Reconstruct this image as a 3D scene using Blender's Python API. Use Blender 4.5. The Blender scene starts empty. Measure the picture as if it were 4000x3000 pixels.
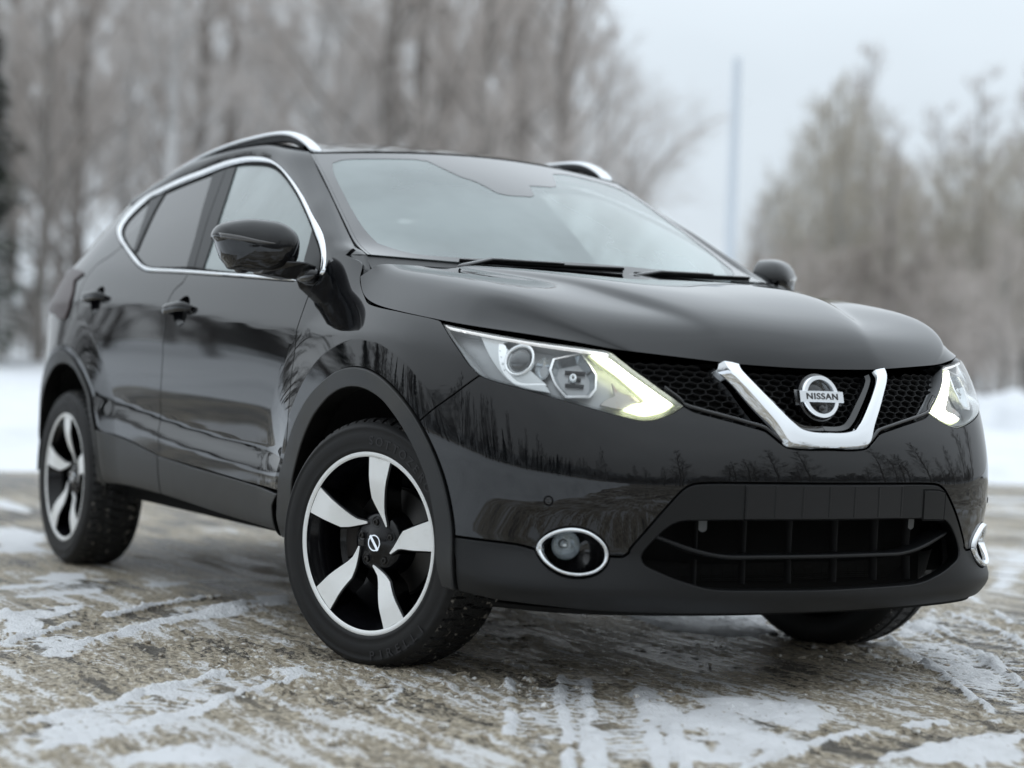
import bpy, bmesh, math, random
import numpy as np
from mathutils import Vector, Matrix
from mathutils.geometry import delaunay_2d_cdt
SC=bpy.context.scene; COL=SC.collection
# ------------------------------------------------------------------ camera
cam=bpy.data.cameras.new('camera'); cam_o=bpy.data.objects.new('camera',cam); COL.objects.link(cam_o); SC.camera=cam_o
YAW,PITCH,ROLL=2.60880797,-0.00780102,0.03869867
_f=Vector((math.cos(YAW)*math.cos(PITCH),math.sin(YAW)*math.cos(PITCH),math.sin(PITCH))); _r=Vector((math.sin(YAW),-math.cos(YAW),0)); _u=_r.cross(_f)
_r2=math.cos(ROLL)*_r+math.sin(ROLL)*_u; _u2=-math.sin(ROLL)*_r+math.cos(ROLL)*_u
cam_o.matrix_world=Matrix(((_r2.x,_u2.x,-_f.x,4.70421),(_r2.y,_u2.y,-_f.y,-3.19546),(_r2.z,_u2.z,-_f.z,0.826707),(0,0,0,1)))
cam.sensor_width=36; cam.lens=7475.334/4000*36; cam.clip_start=.05; cam.clip_end=2000
cam.dof.use_dof=True; cam.dof.focus_distance=5.25; cam.dof.aperture_fstop=(cam.lens/1000)/.042
# ------------------------------------------------------------------ world, sun, exposure
W=bpy.data.worlds.new('World'); SC.world=W; W.use_nodes=True
SUN_EL,SUN_AZ=math.radians(86),math.radians(150)      # sun hidden high behind a thick cloud deck
def build_world():
    nt=W.node_tree; N=nt.nodes; L=nt.links; N.clear()
    out=N.new('ShaderNodeOutputWorld'); bg=N.new('ShaderNodeBackground'); sky=N.new('ShaderNodeTexSky'); sky.sky_type='NISHITA'; sky.sun_disc=False
    sky.sun_elevation=SUN_EL; sky.sun_rotation=math.pi/2-SUN_AZ; sky.dust_density=3; sky.air_density=1
    hs=N.new('ShaderNodeHueSaturation'); hs.inputs['Saturation'].default_value=.25; hs.inputs['Value'].default_value=1.0
    L.new(sky.outputs[0],hs.inputs['Color'])
    # cloud deck: soft grey-white overcast laid over the clear sky
    tc=N.new('ShaderNodeTexCoord'); mp=N.new('ShaderNodeMapping'); mp.inputs['Scale'].default_value=(1,1,2.5); L.new(tc.outputs['Generated'],mp.inputs[0])
    nz=N.new('ShaderNodeTexNoise'); nz.inputs['Scale'].default_value=2.2; nz.inputs['Detail'].default_value=4; nz.inputs['Roughness'].default_value=.5; L.new(mp.outputs[0],nz.inputs['Vector'])
    cr=N.new('ShaderNodeValToRGB'); cr.color_ramp.elements[0].position=.3; cr.color_ramp.elements[0].color=(6.7,7.5,8.2,1); cr.color_ramp.elements[1].position=.7; cr.color_ramp.elements[1].color=(8.0,8.85,9.6,1); L.new(nz.outputs[0],cr.inputs[0])
    mx=N.new('ShaderNodeMixRGB'); mx.inputs[0].default_value=.97; L.new(hs.outputs[0],mx.inputs[1]); L.new(cr.outputs[0],mx.inputs[2])
    # the deck is brighter where the hidden sun thins it (beyond and left of the car), duller on the photographer's side
    nv=N.new('ShaderNodeVectorMath'); nv.operation='NORMALIZE'; L.new(tc.outputs['Generated'],nv.inputs[0]); dt=N.new('ShaderNodeVectorMath'); dt.operation='DOT_PRODUCT'; L.new(nv.outputs[0],dt.inputs[0]); dt.inputs[1].default_value=Vector((-.22,.13,.97)).normalized()
    mr=N.new('ShaderNodeMapRange'); mr.interpolation_type='SMOOTHSTEP'; mr.inputs[1].default_value=-.35; mr.inputs[2].default_value=1; mr.inputs[3].default_value=.45; mr.inputs[4].default_value=1.95; L.new(dt.outputs['Value'],mr.inputs[0])
    ml=N.new('ShaderNodeMixRGB'); ml.blend_type='MULTIPLY'; ml.inputs[0].default_value=1; L.new(mx.outputs[0],ml.inputs[1]); L.new(mr.outputs[0],ml.inputs[2])
    L.new(ml.outputs[0],bg.inputs[0]); bg.inputs[1].default_value=.079; L.new(bg.outputs[0],out.inputs[0])
build_world()
sun=bpy.data.lights.new('sun','SUN'); sun.energy=.5; sun.angle=math.radians(175); sun.color=(1,.97,.93); sun_o=bpy.data.objects.new('sun',sun); COL.objects.link(sun_o)
sun_o.rotation_euler=Vector((-math.cos(SUN_AZ)*math.cos(SUN_EL),-math.sin(SUN_AZ)*math.cos(SUN_EL),-math.sin(SUN_EL))).to_track_quat('-Z','Y').to_euler()
SC.view_settings.view_transform='Standard'; SC.view_settings.look='None'; SC.view_settings.exposure=.06; SC.view_settings.gamma=1
SC.render.engine='CYCLES'; SC.cycles.use_denoising=True; SC.cycles.volume_bounces=1; SC.cycles.max_bounces=10; SC.cycles.transparent_max_bounces=16; SC.cycles.glossy_bounces=6; SC.cycles.sample_clamp_indirect=6; SC.cycles.caustics_reflective=False; SC.cycles.caustics_refractive=False
# ---------- smooth helpers ----------
def nspline(xk,yk):
    # natural cubic spline through knots, returns callable (vectorised); yk may be (n,) or (n,m)
    xk=np.asarray(xk,float); yk=np.asarray(yk,float); n=len(xk); h=np.diff(xk)
    A=np.zeros((n,n)); b=np.zeros(yk.shape); A[0,0]=A[-1,-1]=1
    for i in range(1,n-1):
        A[i,i-1]=h[i-1]; A[i,i]=2*(h[i-1]+h[i]); A[i,i+1]=h[i]
        b[i]=6*((yk[i+1]-yk[i])/h[i]-(yk[i]-yk[i-1])/h[i-1])
    m=np.linalg.solve(A,b)
    def f(x):
        x=np.asarray(x,float); i=np.clip(np.searchsorted(xk,x)-1,0,n-2); t=x-xk[i]; hh=h[i]; s=hh-t
        if yk.ndim>1: t,hh,s=t[...,None],hh[...,None],s[...,None]
        return (m[i]*s**3+m[i+1]*t**3)/(6*hh)+(yk[i]/hh-m[i]*hh/6)*s+(yk[i+1]/hh-m[i+1]*hh/6)*t
    return f
def sstep(a,b,x):
    t=np.clip((np.asarray(x,float)-a)/(b-a),0,1); return t*t*(3-2*t)
# ---------- car body shell: plan curve C(u) + outward offset d(u,z) ----------
PLAN=[(.905,0),(.899,.17),(.880,.35),(.846,.52),(.785,.66),(.69,.765),(.565,.832),(.40,.873),(.15,.893),(-.15,.897),(-.5,.893),(-.95,.891),(-1.45,.893),(-1.95,.897),(-2.4,.901),(-2.8,.893),(-3.07,.845),(-3.28,.735),(-3.42,.53),(-3.475,.28),(-3.48,0)]
_p=np.array(PLAN); _mir=np.array([[_p[i][0],-_p[i][1]] for i in (3,2,1)]+_p.tolist()+[[_p[i][0],-_p[i][1]] for i in (-2,-3,-4)])
_C=nspline(np.arange(-3,len(_p)+3),_mir)
NU=len(_p)-1
def planC(u): return _C(u)
def planN(u):
    t=_C(u+1e-3)-_C(u-1e-3); n=np.stack([t[...,1],-t[...,0]],-1); return n/np.linalg.norm(n,axis=-1,keepdims=True)
# profile knots by station: (u, [(z,d)...]) ; 11 knots each, smoothing radius per knot
ST={
0:[(.17,-.10),(.230,-.024),(.275,.002),(.40,-.004),(.50,.000),(.585,.004),(.69,-.018),(.80,-.068),(.87,-.105),(.93,-.18),(1.1,-.42)],
2:[(.17,-.10),(.230,-.024),(.275,.002),(.40,-.004),(.50,.000),(.585,.004),(.69,-.020),(.80,-.070),(.87,-.108),(.93,-.18),(1.1,-.42)],
3:[(.18,-.10),(.235,-.022),(.28,.008),(.385,-.012),(.50,.000),(.585,.003),(.70,-.026),(.80,-.068),(.87,-.108),(.94,-.18),(1.1,-.42)],
4:[(.185,-.090),(.238,-.020),(.285,.013),(.385,-.020),(.50,-.002),(.60,.000),(.72,-.026),(.81,-.062),(.88,-.105),(.95,-.18),(1.1,-.42)],
5:[(.19,-.085),(.243,-.020),(.29,.013),(.385,-.022),(.50,-.006),(.61,-.004),(.74,-.026),(.83,-.054),(.90,-.092),(.97,-.17),(1.1,-.40)],
6:[(.20,-.07),(.25,-.012),(.30,.004),(.39,-.014),(.52,-.006),(.62,-.004),(.76,-.018),(.85,-.036),(.92,-.068),(.99,-.14),(1.1,-.36)],
7:[(.21,-.055),(.26,-.013),(.33,-.006),(.44,-.004),(.54,-.004),(.64,.000),(.78,-.008),(.88,-.024),(.95,-.062),(1.02,-.13),(1.12,-.32)],
8:[(.25,-.055),(.29,-.018),(.36,-.008),(.45,-.004),(.54,-.004),(.66,.002),(.80,.002),(.90,-.012),(.985,-.055),(1.06,-.12),(1.2,-.32)],
9:[(.28,-.055),(.32,-.018),(.40,-.006),(.47,-.002),(.54,-.006),(.68,.000),(.82,.003),(.912,-.006),(1.03,-.058),(1.09,-.115),(1.5,-.40)],
10:[(.29,-.055),(.33,-.018),(.415,-.006),(.487,-.002),(.543,-.008),(.69,.000),(.84,.004),(.921,.001),(1.07,-.050),(1.30,-.155),(1.5,-.275)],
10.4:[(.29,-.055),(.33,-.018),(.42,-.006),(.495,-.001),(.548,-.020),(.69,-.002),(.84,.004),(.931,.002),(1.078,-.049),(1.30,-.151),(1.5,-.272)],
11:[(.295,-.055),(.335,-.018),(.43,-.006),(.512,.000),(.558,-.024),(.70,-.002),(.86,.004),(.950,.003),(1.09,-.047),(1.30,-.147),(1.5,-.266)],
12:[(.30,-.055),(.34,-.018),(.45,-.006),(.543,.000),(.592,-.022),(.71,-.002),(.87,.004),(.980,.003),(1.108,-.046),(1.30,-.144),(1.5,-.262)],
13:[(.31,-.055),(.35,-.018),(.47,-.006),(.590,-.002),(.640,-.016),(.73,-.002),(.88,.004),(1.008,.002),(1.13,-.048),(1.30,-.143),(1.5,-.265)],
14:[(.32,-.055),(.36,-.018),(.48,-.006),(.62,-.002),(.68,-.006),(.76,-.001),(.89,.003),(1.02,-.004),(1.15,-.055),(1.31,-.155),(1.5,-.280)],
15:[(.32,-.055),(.36,-.018),(.48,-.004),(.63,-.002),(.70,-.003),(.79,-.001),(.90,.000),(1.02,-.010),(1.16,-.070),(1.32,-.185),(1.5,-.330)],
16:[(.32,-.055),(.36,-.018),(.48,-.002),(.63,-.002),(.71,-.002),(.80,-.001),(.90,.000),(1.02,-.014),(1.16,-.085),(1.33,-.24),(1.5,-.42)],
18:[(.32,-.055),(.36,-.018),(.48,-.002),(.63,-.002),(.71,-.002),(.80,-.006),(.90,-.02),(1.02,-.045),(1.16,-.12),(1.33,-.30),(1.5,-.52)],
20:[(.32,-.055),(.36,-.018),(.48,-.002),(.63,-.002),(.71,-.002),(.80,-.006),(.90,-.02),(1.02,-.045),(1.16,-.12),(1.33,-.30),(1.5,-.52)]}
RAD=[.02,.03,.018,.012,.012,.05,.05,.009,.045,.06,.06]
_us=sorted(ST); _Z=nspline([-_us[1]]+_us+[22],np.array([[k[0] for k in ST[_us[1]]]]+[[k[0] for k in ST[s]] for s in _us]+[[k[0] for k in ST[18]]]))
_D=nspline([-_us[1]]+_us+[22],np.array([[k[1] for k in ST[_us[1]]]]+[[k[1] for k in ST[s]] for s in _us]+[[k[1] for k in ST[18]]]))
def profile(u,z):
    u=np.asarray(u,float); z=np.asarray(z,float)
    Z=_Z(u); D=_D(u); s=np.diff(D,axis=-1)/np.diff(Z,axis=-1)
    fr=1-sstep(6.0,9.0,u)
    d=D[...,0]+s[...,0]*(z-Z[...,0])
    for j in range(1,10):
        r=RAD[j]+ (0.03*fr if j in (7,) else 0.0)
        q=(z-Z[...,j])/r*2.2
        sp=np.where(q>30,q,np.log1p(np.exp(np.clip(q,-40,30))))*r/2.2
        d=d+(s[...,j]-s[...,j-1])*sp
    return d
WX,WZ=0.0,.337
def body(u,z):
    """u,z -> (x,Y) with Y>=0 the right-hand half"""
    u=np.asarray(u,float); z=np.asarray(z,float)
    c=planC(u); n=planN(u); d=profile(u,z)
    # flare over the wheels
    x=c[...,0]; up=sstep(.25,.5,z)
    rho=np.hypot(x,z-WZ); d=d+.017*up*(1-sstep(.20,.48,x))*np.clip((.72-rho)/.165,0,1)**1.5
    rho=np.hypot(x+2.646,z-WZ); d=d+.012*up*(1-sstep(-2.3,-2.1,x)*0)*np.clip((.66-rho)/.14,0,1)**1.5
    return c+n*d[...,None]
def body3(u,z):
    p=body(u,z); return np.stack([p[...,0],-p[...,1],np.broadcast_to(z,p[...,0].shape)],-1)   # right-hand (near) side: y<0
_ug=np.linspace(-3,NU,2301)
def u_of_x(x,z):
    """invert along the side/front for given x,z (side part)"""
    x=np.atleast_1d(np.asarray(x,float)); z=np.broadcast_to(np.asarray(z,float),x.shape); u=np.interp(-x,-planC(_ug[300:])[:,0],_ug[300:])
    for _ in range(12):
        f=body(u,z)[...,0]-x; g=(body(u+1e-4,z)[...,0]-body(u-1e-4,z)[...,0])/2e-4
        u=np.clip(u-np.clip(f/np.where(np.abs(g)<.02,-.02,g),-.4,.4),0,NU)
    return u
def side3(x,z):
    u=u_of_x(x,z); return body3(u,np.broadcast_to(z,u.shape))
# ---------- generic tensor net ----------
def net(rows,ks,kc):
    """smooth surface through a table of points: rows along the car, columns from the centre line outwards (mirrored)"""
    A=np.array(rows,float); n,m,_=A.shape; ks=np.array(ks,float); kc=np.array(kc,float); fr=nspline(ks,A.reshape(n,-1))
    K=np.concatenate([-kc[2:0:-1],kc]); h=np.diff(K); q=len(K); B=np.zeros((q,q)); B[0,0]=B[-1,-1]=1
    for i in range(1,q-1): B[i,i-1]=h[i-1]; B[i,i]=2*(h[i-1]+h[i]); B[i,i+1]=h[i]
    Bi=np.linalg.inv(B)
    def f(s,t):
        s=np.asarray(s,float).ravel(); t=np.asarray(t,float).ravel(); R=fr(np.interp(s,np.arange(n),ks)).reshape(len(s),m,3); Y=np.concatenate([R[:,2:0:-1]*[1,-1,1],R],1)
        r=np.zeros_like(Y); r[:,1:-1]=6*((Y[:,2:]-Y[:,1:-1])/h[1:,None]-(Y[:,1:-1]-Y[:,:-2])/h[:-1,None]); Mm=np.einsum('ij,kjc->kic',Bi,r)
        w=np.interp(np.abs(t),np.arange(m),kc); i=np.clip(np.searchsorted(K,w)-1,0,q-2); a=np.arange(len(t)); tt=(w-K[i])[:,None]; hh=h[i][:,None]; ss=hh-tt
        P=(Mm[a,i]*ss**3+Mm[a,i+1]*tt**3)/(6*hh)+(Y[a,i]/hh-Mm[a,i]*hh/6)*ss+(Y[a,i+1]/hh-Mm[a,i+1]*hh/6)*tt
        P[:,1]*=np.where(t<0,-1,1); return P
    return f
HOOD=net([
[(.803,0,.858),(.787,.21,.862),(.778,.28,.866),(.735,.465,.880),(.718,.515,.884),(.700,.555,.888)],
[(.787,0,.897),(.770,.215,.900),(.758,.287,.900),(.700,.52,.908),(.684,.57,.905),(.665,.625,.900)],
[(.738,0,.955),(.718,.23,.957),(.705,.305,.951),(.635,.585,.950),(.615,.645,.936),(.590,.714,.915)],
[(.60,0,1.015),(.57,.29,1.018),(.555,.37,1.003),(.505,.645,1.008),(.485,.725,.975),(.46,.792,.931)],
[(.35,0,1.070),(.34,.36,1.074),(.335,.44,1.057),(.305,.680,1.052),(.295,.775,1.012),(.285,.833,.951)],
[(.10,0,1.103),(.10,.41,1.105),(.10,.49,1.088),(.085,.705,1.080),(.08,.79,1.040),(.075,.849,.976)],
[(-.11,0,1.125),(-.105,.45,1.122),(-.105,.53,1.110),(-.115,.72,1.102),(-.12,.79,1.073),(-.120,.840,1.017)],
[(-.15,0,1.129),(-.145,.46,1.124),(-.145,.54,1.113),(-.175,.735,1.112),(-.19,.785,1.098),(-.205,.814,1.073)]],[0,.08,.19,.35,.57,.77,.95,1.07],[0,1,1.75,3,4,5])
# windscreen: a 0 bottom..1 top, b -1..1
_WB=nspline([-1,-.5,0,.5,1],np.array([(-.335,-.735,1.144),(-.225,-.38,1.132),(-.19,0,1.128),(-.225,.38,1.132),(-.335,.735,1.144)]))
_WT=nspline([-1,-.5,0,.5,1],np.array([(-1.049,-.606,1.506),(-.97,-.31,1.527),(-.945,0,1.537),(-.97,.31,1.527),(-1.049,.606,1.506)]))
_WE=nspline([0,.13,.27,.52,.78,1],np.array([(-.335,-.735,1.144),(-.44,-.722,1.179),(-.536,-.705,1.228),(-.706,-.672,1.322),(-.886,-.637,1.422),(-1.049,-.606,1.506)]))
def WS(a,b):
    a0=np.asarray(a,float); a=a0[...,None]; P=_WB(b)*(1-a)+_WT(b)*a
    E=_WE(a0)-(_WE(0.)*(1-a)+_WE(1.)*a); bb=np.asarray(b,float)[...,None]; P=P+E*np.array([1,0,1])*bb**2+E*np.array([0,1,0])*(-bb)
    n=np.array([.47,0,.88]); return P+n*(.022*a*(1-a)*4*(1-bb**2))
_RE=nspline([0,.28,.45,.6,.8,1.0,1.2,1.4,1.6,1.77,1.9],np.array([(-1.055,.606,1.510),(-1.335,.600,1.560),(-1.50,.598,1.571),(-1.65,.597,1.5735),(-1.85,.596,1.573),(-2.05,.593,1.568),(-2.25,.591,1.549),(-2.45,.589,1.515),(-2.65,.586,1.473),(-2.82,.58,1.425),(-2.95,.57,1.38)]))
def ROOF(s,t):
    s=np.asarray(s,float); t=np.asarray(t,float); e=_RE(s*1.9)
    f=np.exp(-(s*1.9/.25)**2)
    x=e[...,0]+(.105*f-.10*s**2)*(1-t*t); z=e[...,2]+(.032*f+.042*(1-f)+.03*s**3)*(1-t*t)
    return np.stack([x,e[...,1]*t,z],-1)
CB=[(-.425,.825,1.10),(-.456,.807,1.143),(-.495,.793,1.179),(-.563,.775,1.222),(-.691,.749,1.279),(-.825,.718,1.339),(-1.004,.68,1.41),(-1.171,.649,1.466),(-1.301,.629,1.502),(-1.413,.618,1.522),(-1.545,.611,1.535),(-1.768,.612,1.534),(-1.975,.623,1.515),(-2.152,.631,1.499),(-2.326,.643,1.473),(-2.512,.653,1.441),(-2.59,.671,1.405)]
CT=[(-.335,.735,1.144),(-.375,.730,1.157),(-.44,.722,1.177),(-.536,.705,1.226),(-.706,.672,1.321),(-.80,.654,1.373),(-.95,.625,1.455),(-1.06,.604,1.512),(-1.22,.602,1.543),(-1.37,.600,1.564),(-1.52,.598,1.572),(-1.74,.597,1.574),(-1.95,.595,1.571),(-2.13,.593,1.563),(-2.33,.591,1.536),(-2.53,.588,1.499),(-2.72,.584,1.455)]
_CBf=nspline(np.arange(len(CB)),np.array(CB)); _CTf=nspline(np.arange(len(CT)),np.array(CT))
def CANT(s,t):
    b=_CBf(s); c=_CTf(s); t=np.asarray(t,float)[...,None]
    m=(c-b); d=np.linalg.norm(m,axis=-1,keepdims=True)
    n=np.stack([np.full(d.shape[:-1],.25),np.full(d.shape[:-1],.75),np.full(d.shape[:-1],.6)],-1); n/=np.linalg.norm(n,axis=-1,keepdims=True)
    P=b+m*t+n*d*.16*4*t*(1-t); P=P*np.array([1,-1,1]); return P
TR={
'dlo_out':[(9.81,1.0825),(9.778,1.0857),(9.815,1.1129),(9.891,1.1431),(9.99,1.179),(10.156,1.2218),(10.449,1.2789),(10.74,1.339),(11.111,1.4099),(11.447,1.4664),(11.704,1.502),(11.924,1.5225),(12.182,1.5348),(12.362,1.5373),(12.622,1.5342),(13.047,1.5151),(13.432,1.4994),(13.826,1.4726),(14.262,1.4408),(14.452,1.4054),(14.487,1.3657),(14.475,1.3419),(14.34,1.309),(14.087,1.2712),(13.714,1.2261),(13.254,1.1662),(13.026,1.1389),(12.821,1.1251),(12.556,1.1197),(12.062,1.1093),(11.367,1.0922),(10.819,1.0786),(10.231,1.0657),(10.208,1.071)],
'dlo_in':[(9.837,1.0837),(9.938,1.1338),(10.041,1.1648),(10.201,1.2024),(10.489,1.2695),(10.821,1.3412),(11.15,1.4056),(11.449,1.458),(11.655,1.4845),(11.864,1.5013),(12.117,1.5125),(12.296,1.5153),(12.549,1.5112),(12.928,1.4909),(13.315,1.4701),(13.673,1.4492),(13.988,1.4292),(14.152,1.3945),(14.254,1.357),(14.257,1.3272),(14.167,1.3022),(13.945,1.2686),(13.654,1.2315),(13.283,1.1851),(13.039,1.1543),(12.829,1.1395),(12.594,1.1343),(12.096,1.1234),(11.395,1.1049),(10.846,1.0914),(10.269,1.0765)],
'win_front':[(12.331,1.5046),(12.097,1.5058),(11.845,1.4947),(11.637,1.4781),(11.456,1.4531),(11.161,1.4005),(10.832,1.3362),(10.517,1.2701),(10.372,1.2386),(10.301,1.1838),(10.244,1.1249),(10.172,1.0791),(10.855,1.0957),(11.405,1.1094),(11.839,1.1213),(11.92,1.2072),(12.106,1.3557)],
'win_rear':[(12.73,1.4902),(12.904,1.4838),(13.29,1.4635),(13.635,1.4455),(13.597,1.3838),(13.496,1.3016),(13.374,1.2082),(13.071,1.1644),(12.847,1.1458),(12.607,1.1391),(12.155,1.1298),(12.302,1.2435),(12.527,1.3738)],
'win_quarter':[(13.937,1.4239),(14.101,1.3899),(14.21,1.354),(14.219,1.3251),(14.134,1.3016),(13.937,1.2717),(13.66,1.238),(13.467,1.2147),(13.674,1.3149)],
'sail':[(10.364,1.241),(10.194,1.1997),(10.049,1.1649),(9.949,1.1339),(9.848,1.0857),(10.032,1.0794),(10.163,1.08),(10.23,1.1248),(10.291,1.1826)],
'gap_df':[(9.804,1.0645),(9.872,1.0482),(9.888,1.0118),(9.887,0.9661),(9.882,0.9226),(9.885,0.9212),(9.88,0.8476),(9.905,0.7658),(9.891,0.657),(9.934,0.5475),(9.932,0.4385)],
'gap_b':[(12.053,1.1115),(12.078,1.0789),(12.176,1.0514),(12.205,1.0176),(12.18,0.978),(12.194,0.9169),(12.215,0.8613),(12.211,0.8337),(12.249,0.738),(12.325,0.6093),(12.242,0.5151),(12.252,0.4798),(12.253,0.4191),(12.24,0.3494)],
'gap_rd':[(13.827,1.2375),(13.964,1.2043),(14.221,1.1689),(14.339,1.125),(14.37,1.0737),(14.234,0.9777),(14.19,0.9025)],
'silltop':[(13.462,0.5411),(13.174,0.5307),(12.844,0.5186),(12.252,0.4829),(11.663,0.4668),(11.111,0.4546),(10.57,0.4435),(9.932,0.4385)],
'sillbot':[(13.595,0.3449),(12.919,0.3536),(12.24,0.3494),(11.745,0.3389),(11.224,0.3258),(10.76,0.3189),(10.287,0.3128)],
'pillar_split':[(9.827,1.1286),(9.756,1.1395),(9.643,1.1531),(9.516,1.1614)],
'hood_side':[(9.178,1.0726),(9.076,1.046),(8.913,1.0172),(8.728,0.9933),(8.065,0.9697),(7.397,0.9484),(7.338,0.9462),(6.016,0.9226),(4.746,0.9064),(3.598,0.8884)],
'headlight':[(7.295,0.9377),(6.632,0.9212),(5.961,0.9095),(5.357,0.9002),(4.712,0.8934),(4.083,0.887),(3.606,0.8796),(3.439,0.8658),(3.187,0.8401),(2.953,0.8166),(2.734,0.7927),(2.524,0.7699),(2.379,0.7519),(2.556,0.7347),(2.84,0.718),(3.05,0.7137),(3.262,0.7174),(3.625,0.7282),(4.003,0.7405),(4.397,0.7528),(4.811,0.7653),(5.245,0.7772),(5.685,0.789),(5.982,0.7972),(6.265,0.8088),(6.492,0.8298),(6.825,0.8746)],
'fb_gap':[(6.273,0.808),(6.795,0.7521),(7.073,0.7197),(7.335,0.6802)],
'bumper_low':[(6.73,0.4002),(5.385,0.3958),(5.149,0.3924),(4.928,0.3871),(3.541,0.3792),(3.35,0.3792),(3.257,0.3884),(3.255,0.3956),(3.064,0.433),(2.798,0.4865),(2.528,0.5375),(2.417,0.5531),(2.29,0.5616),(2.105,0.5646),(1.63,0.5657)],
'lower_open':[(3.036,0.3782),(3.001,0.3908),(2.854,0.4187),(2.706,0.4432),(2.584,0.4572),(2.472,0.4639),(2.359,0.4664),(1.6,0.4688),(0.285,0.4685)],
'lower_open_b':[(3.036,0.3782),(3.015,0.3671),(2.943,0.3572),(2.757,0.3442),(2.543,0.3297),(2.329,0.3184),(2.112,0.3079),(1.895,0.3014),(1.677,0.2991),(1.306,0.2978),(0.24,0.2953)],
'fog':[(4.225,0.4473),(3.973,0.4421),(3.75,0.4239),(3.621,0.4016),(3.583,0.379),(3.637,0.3567),(3.771,0.3382),(3.963,0.3282),(4.157,0.3259),(4.377,0.3303),(4.613,0.3449),(4.795,0.3653),(4.898,0.3868),(4.863,0.4042),(4.696,0.4258),(4.483,0.4405)],
'fog_in':[(4.223,0.4338),(4.01,0.4304),(3.826,0.4163),(3.711,0.3982),(3.677,0.3786),(3.715,0.3604),(3.83,0.3461),(3.985,0.3379),(4.151,0.336),(4.343,0.3393),(4.525,0.3511),(4.667,0.3678),(4.759,0.3866),(4.735,0.401),(4.598,0.4186),(4.419,0.4295)],
'chin':[(5.339,0.2507),(4.862,0.253),(4.223,0.2507),(3.42,0.2442),(1.973,0.2463),(1.219,0.2413),(0.206,0.2398)],
'grille_low':[(2.378,0.7512),(2.238,0.7435),(1.957,0.7323),(1.675,0.7217),(1.39,0.7102),(1.125,0.6988),(1.061,0.6915),(0.911,0.6719),(0.778,0.6593),(0.484,0.6543),(-0.019,0.6538)],
'grille_side':[(3.565,0.8822),(3.247,0.8536),(2.933,0.822),(2.644,0.7904),(2.438,0.7664),(2.374,0.7553)],
'v_face':[(1.578,0.8408),(1.345,0.7927),(1.132,0.7475),(0.948,0.7084),(0.818,0.6719),(0.751,0.6637),(0.553,0.6584),(0.294,0.6556),(0.024,0.6548)],
'v_in':[(1.353,0.8401),(1.148,0.7989),(0.924,0.7581),(0.728,0.7245),(0.633,0.7113),(0.534,0.6997),(0.359,0.6928),(0.147,0.6907),(-0.019,0.6912)],
'v_far':[(-1.443,0.8418),(-1.703,0.8437),(-0.837,0.6654)],
'chrome_strip':[(7.273,0.9416),(6.021,0.917),(4.724,0.9016),(4.068,0.8948),(3.607,0.8886),(4.031,0.8851),(4.698,0.8904),(5.977,0.9054),(7.208,0.9334)],
'drl':[(4.014,0.8767),(3.631,0.8809),(3.477,0.8709),(3.232,0.8496),(2.919,0.8148),(2.63,0.7815),(2.495,0.7615),(2.631,0.7459),(2.856,0.7333),(3.048,0.7293),(3.206,0.7338),(3.377,0.7403),(3.196,0.7544),(3.014,0.7588),(2.969,0.7647),(2.99,0.7704),(3.066,0.7792),(3.173,0.7937),(3.269,0.8049),(3.435,0.8251),(3.614,0.8418),(3.785,0.8563)],
'proj':[(5.688,0.9005),(5.271,0.8602),(5.512,0.8154),(5.896,0.8545)],
'proj_surround':[(6.17,0.9027),(6.043,0.9007),(5.939,0.8865),(5.866,0.8411),(5.673,0.8129),(5.476,0.8),(4.969,0.8021),(4.904,0.7972),(5.526,0.7924),(5.786,0.8084),(5.977,0.8365),(6.099,0.8739)],
'octo':[(4.826,0.8651),(4.245,0.8846),(4.037,0.8575),(3.896,0.8306),(3.909,0.7955),(4.021,0.7768),(4.478,0.7736),(4.706,0.8024),(4.857,0.8366)],
'amber':[(3.537,0.8184),(3.419,0.7947),(3.211,0.7861),(2.966,0.7732),(3.157,0.7616),(3.367,0.7488),(3.576,0.7512),(3.79,0.757),(3.698,0.7693),(3.496,0.7823)],
'midref':[(5.137,0.8732),(4.912,0.8462),(4.995,0.811),(5.247,0.8469)],
'tail':[(14.914,1.1588),(14.596,1.1477),(14.452,1.1311),(14.662,1.1052),(14.517,1.0502),(14.479,0.9987),(14.578,0.9516),(14.881,0.9522),(15.138,0.9714),(15.164,1.0315),(15.554,1.099),(15.268,1.1413)],
'plate_l':[(1.628,0.5556),(1.6,0.4699)],
'tow':[(-1.959,0.5477),(-2.297,0.5463),(-2.472,0.5391),(-2.472,0.4653),(-1.962,0.4673)],
'sensor':[(4.667,0.5078)],
'handles':[(12.114,0.9853),(11.66,0.9729),(14.095,1.0294),(13.432,1.0189),(11.894,0.9798),(13.752,1.0276)],
'cups':[(11.793,0.9702),(13.668,1.0236)],
}
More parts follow.
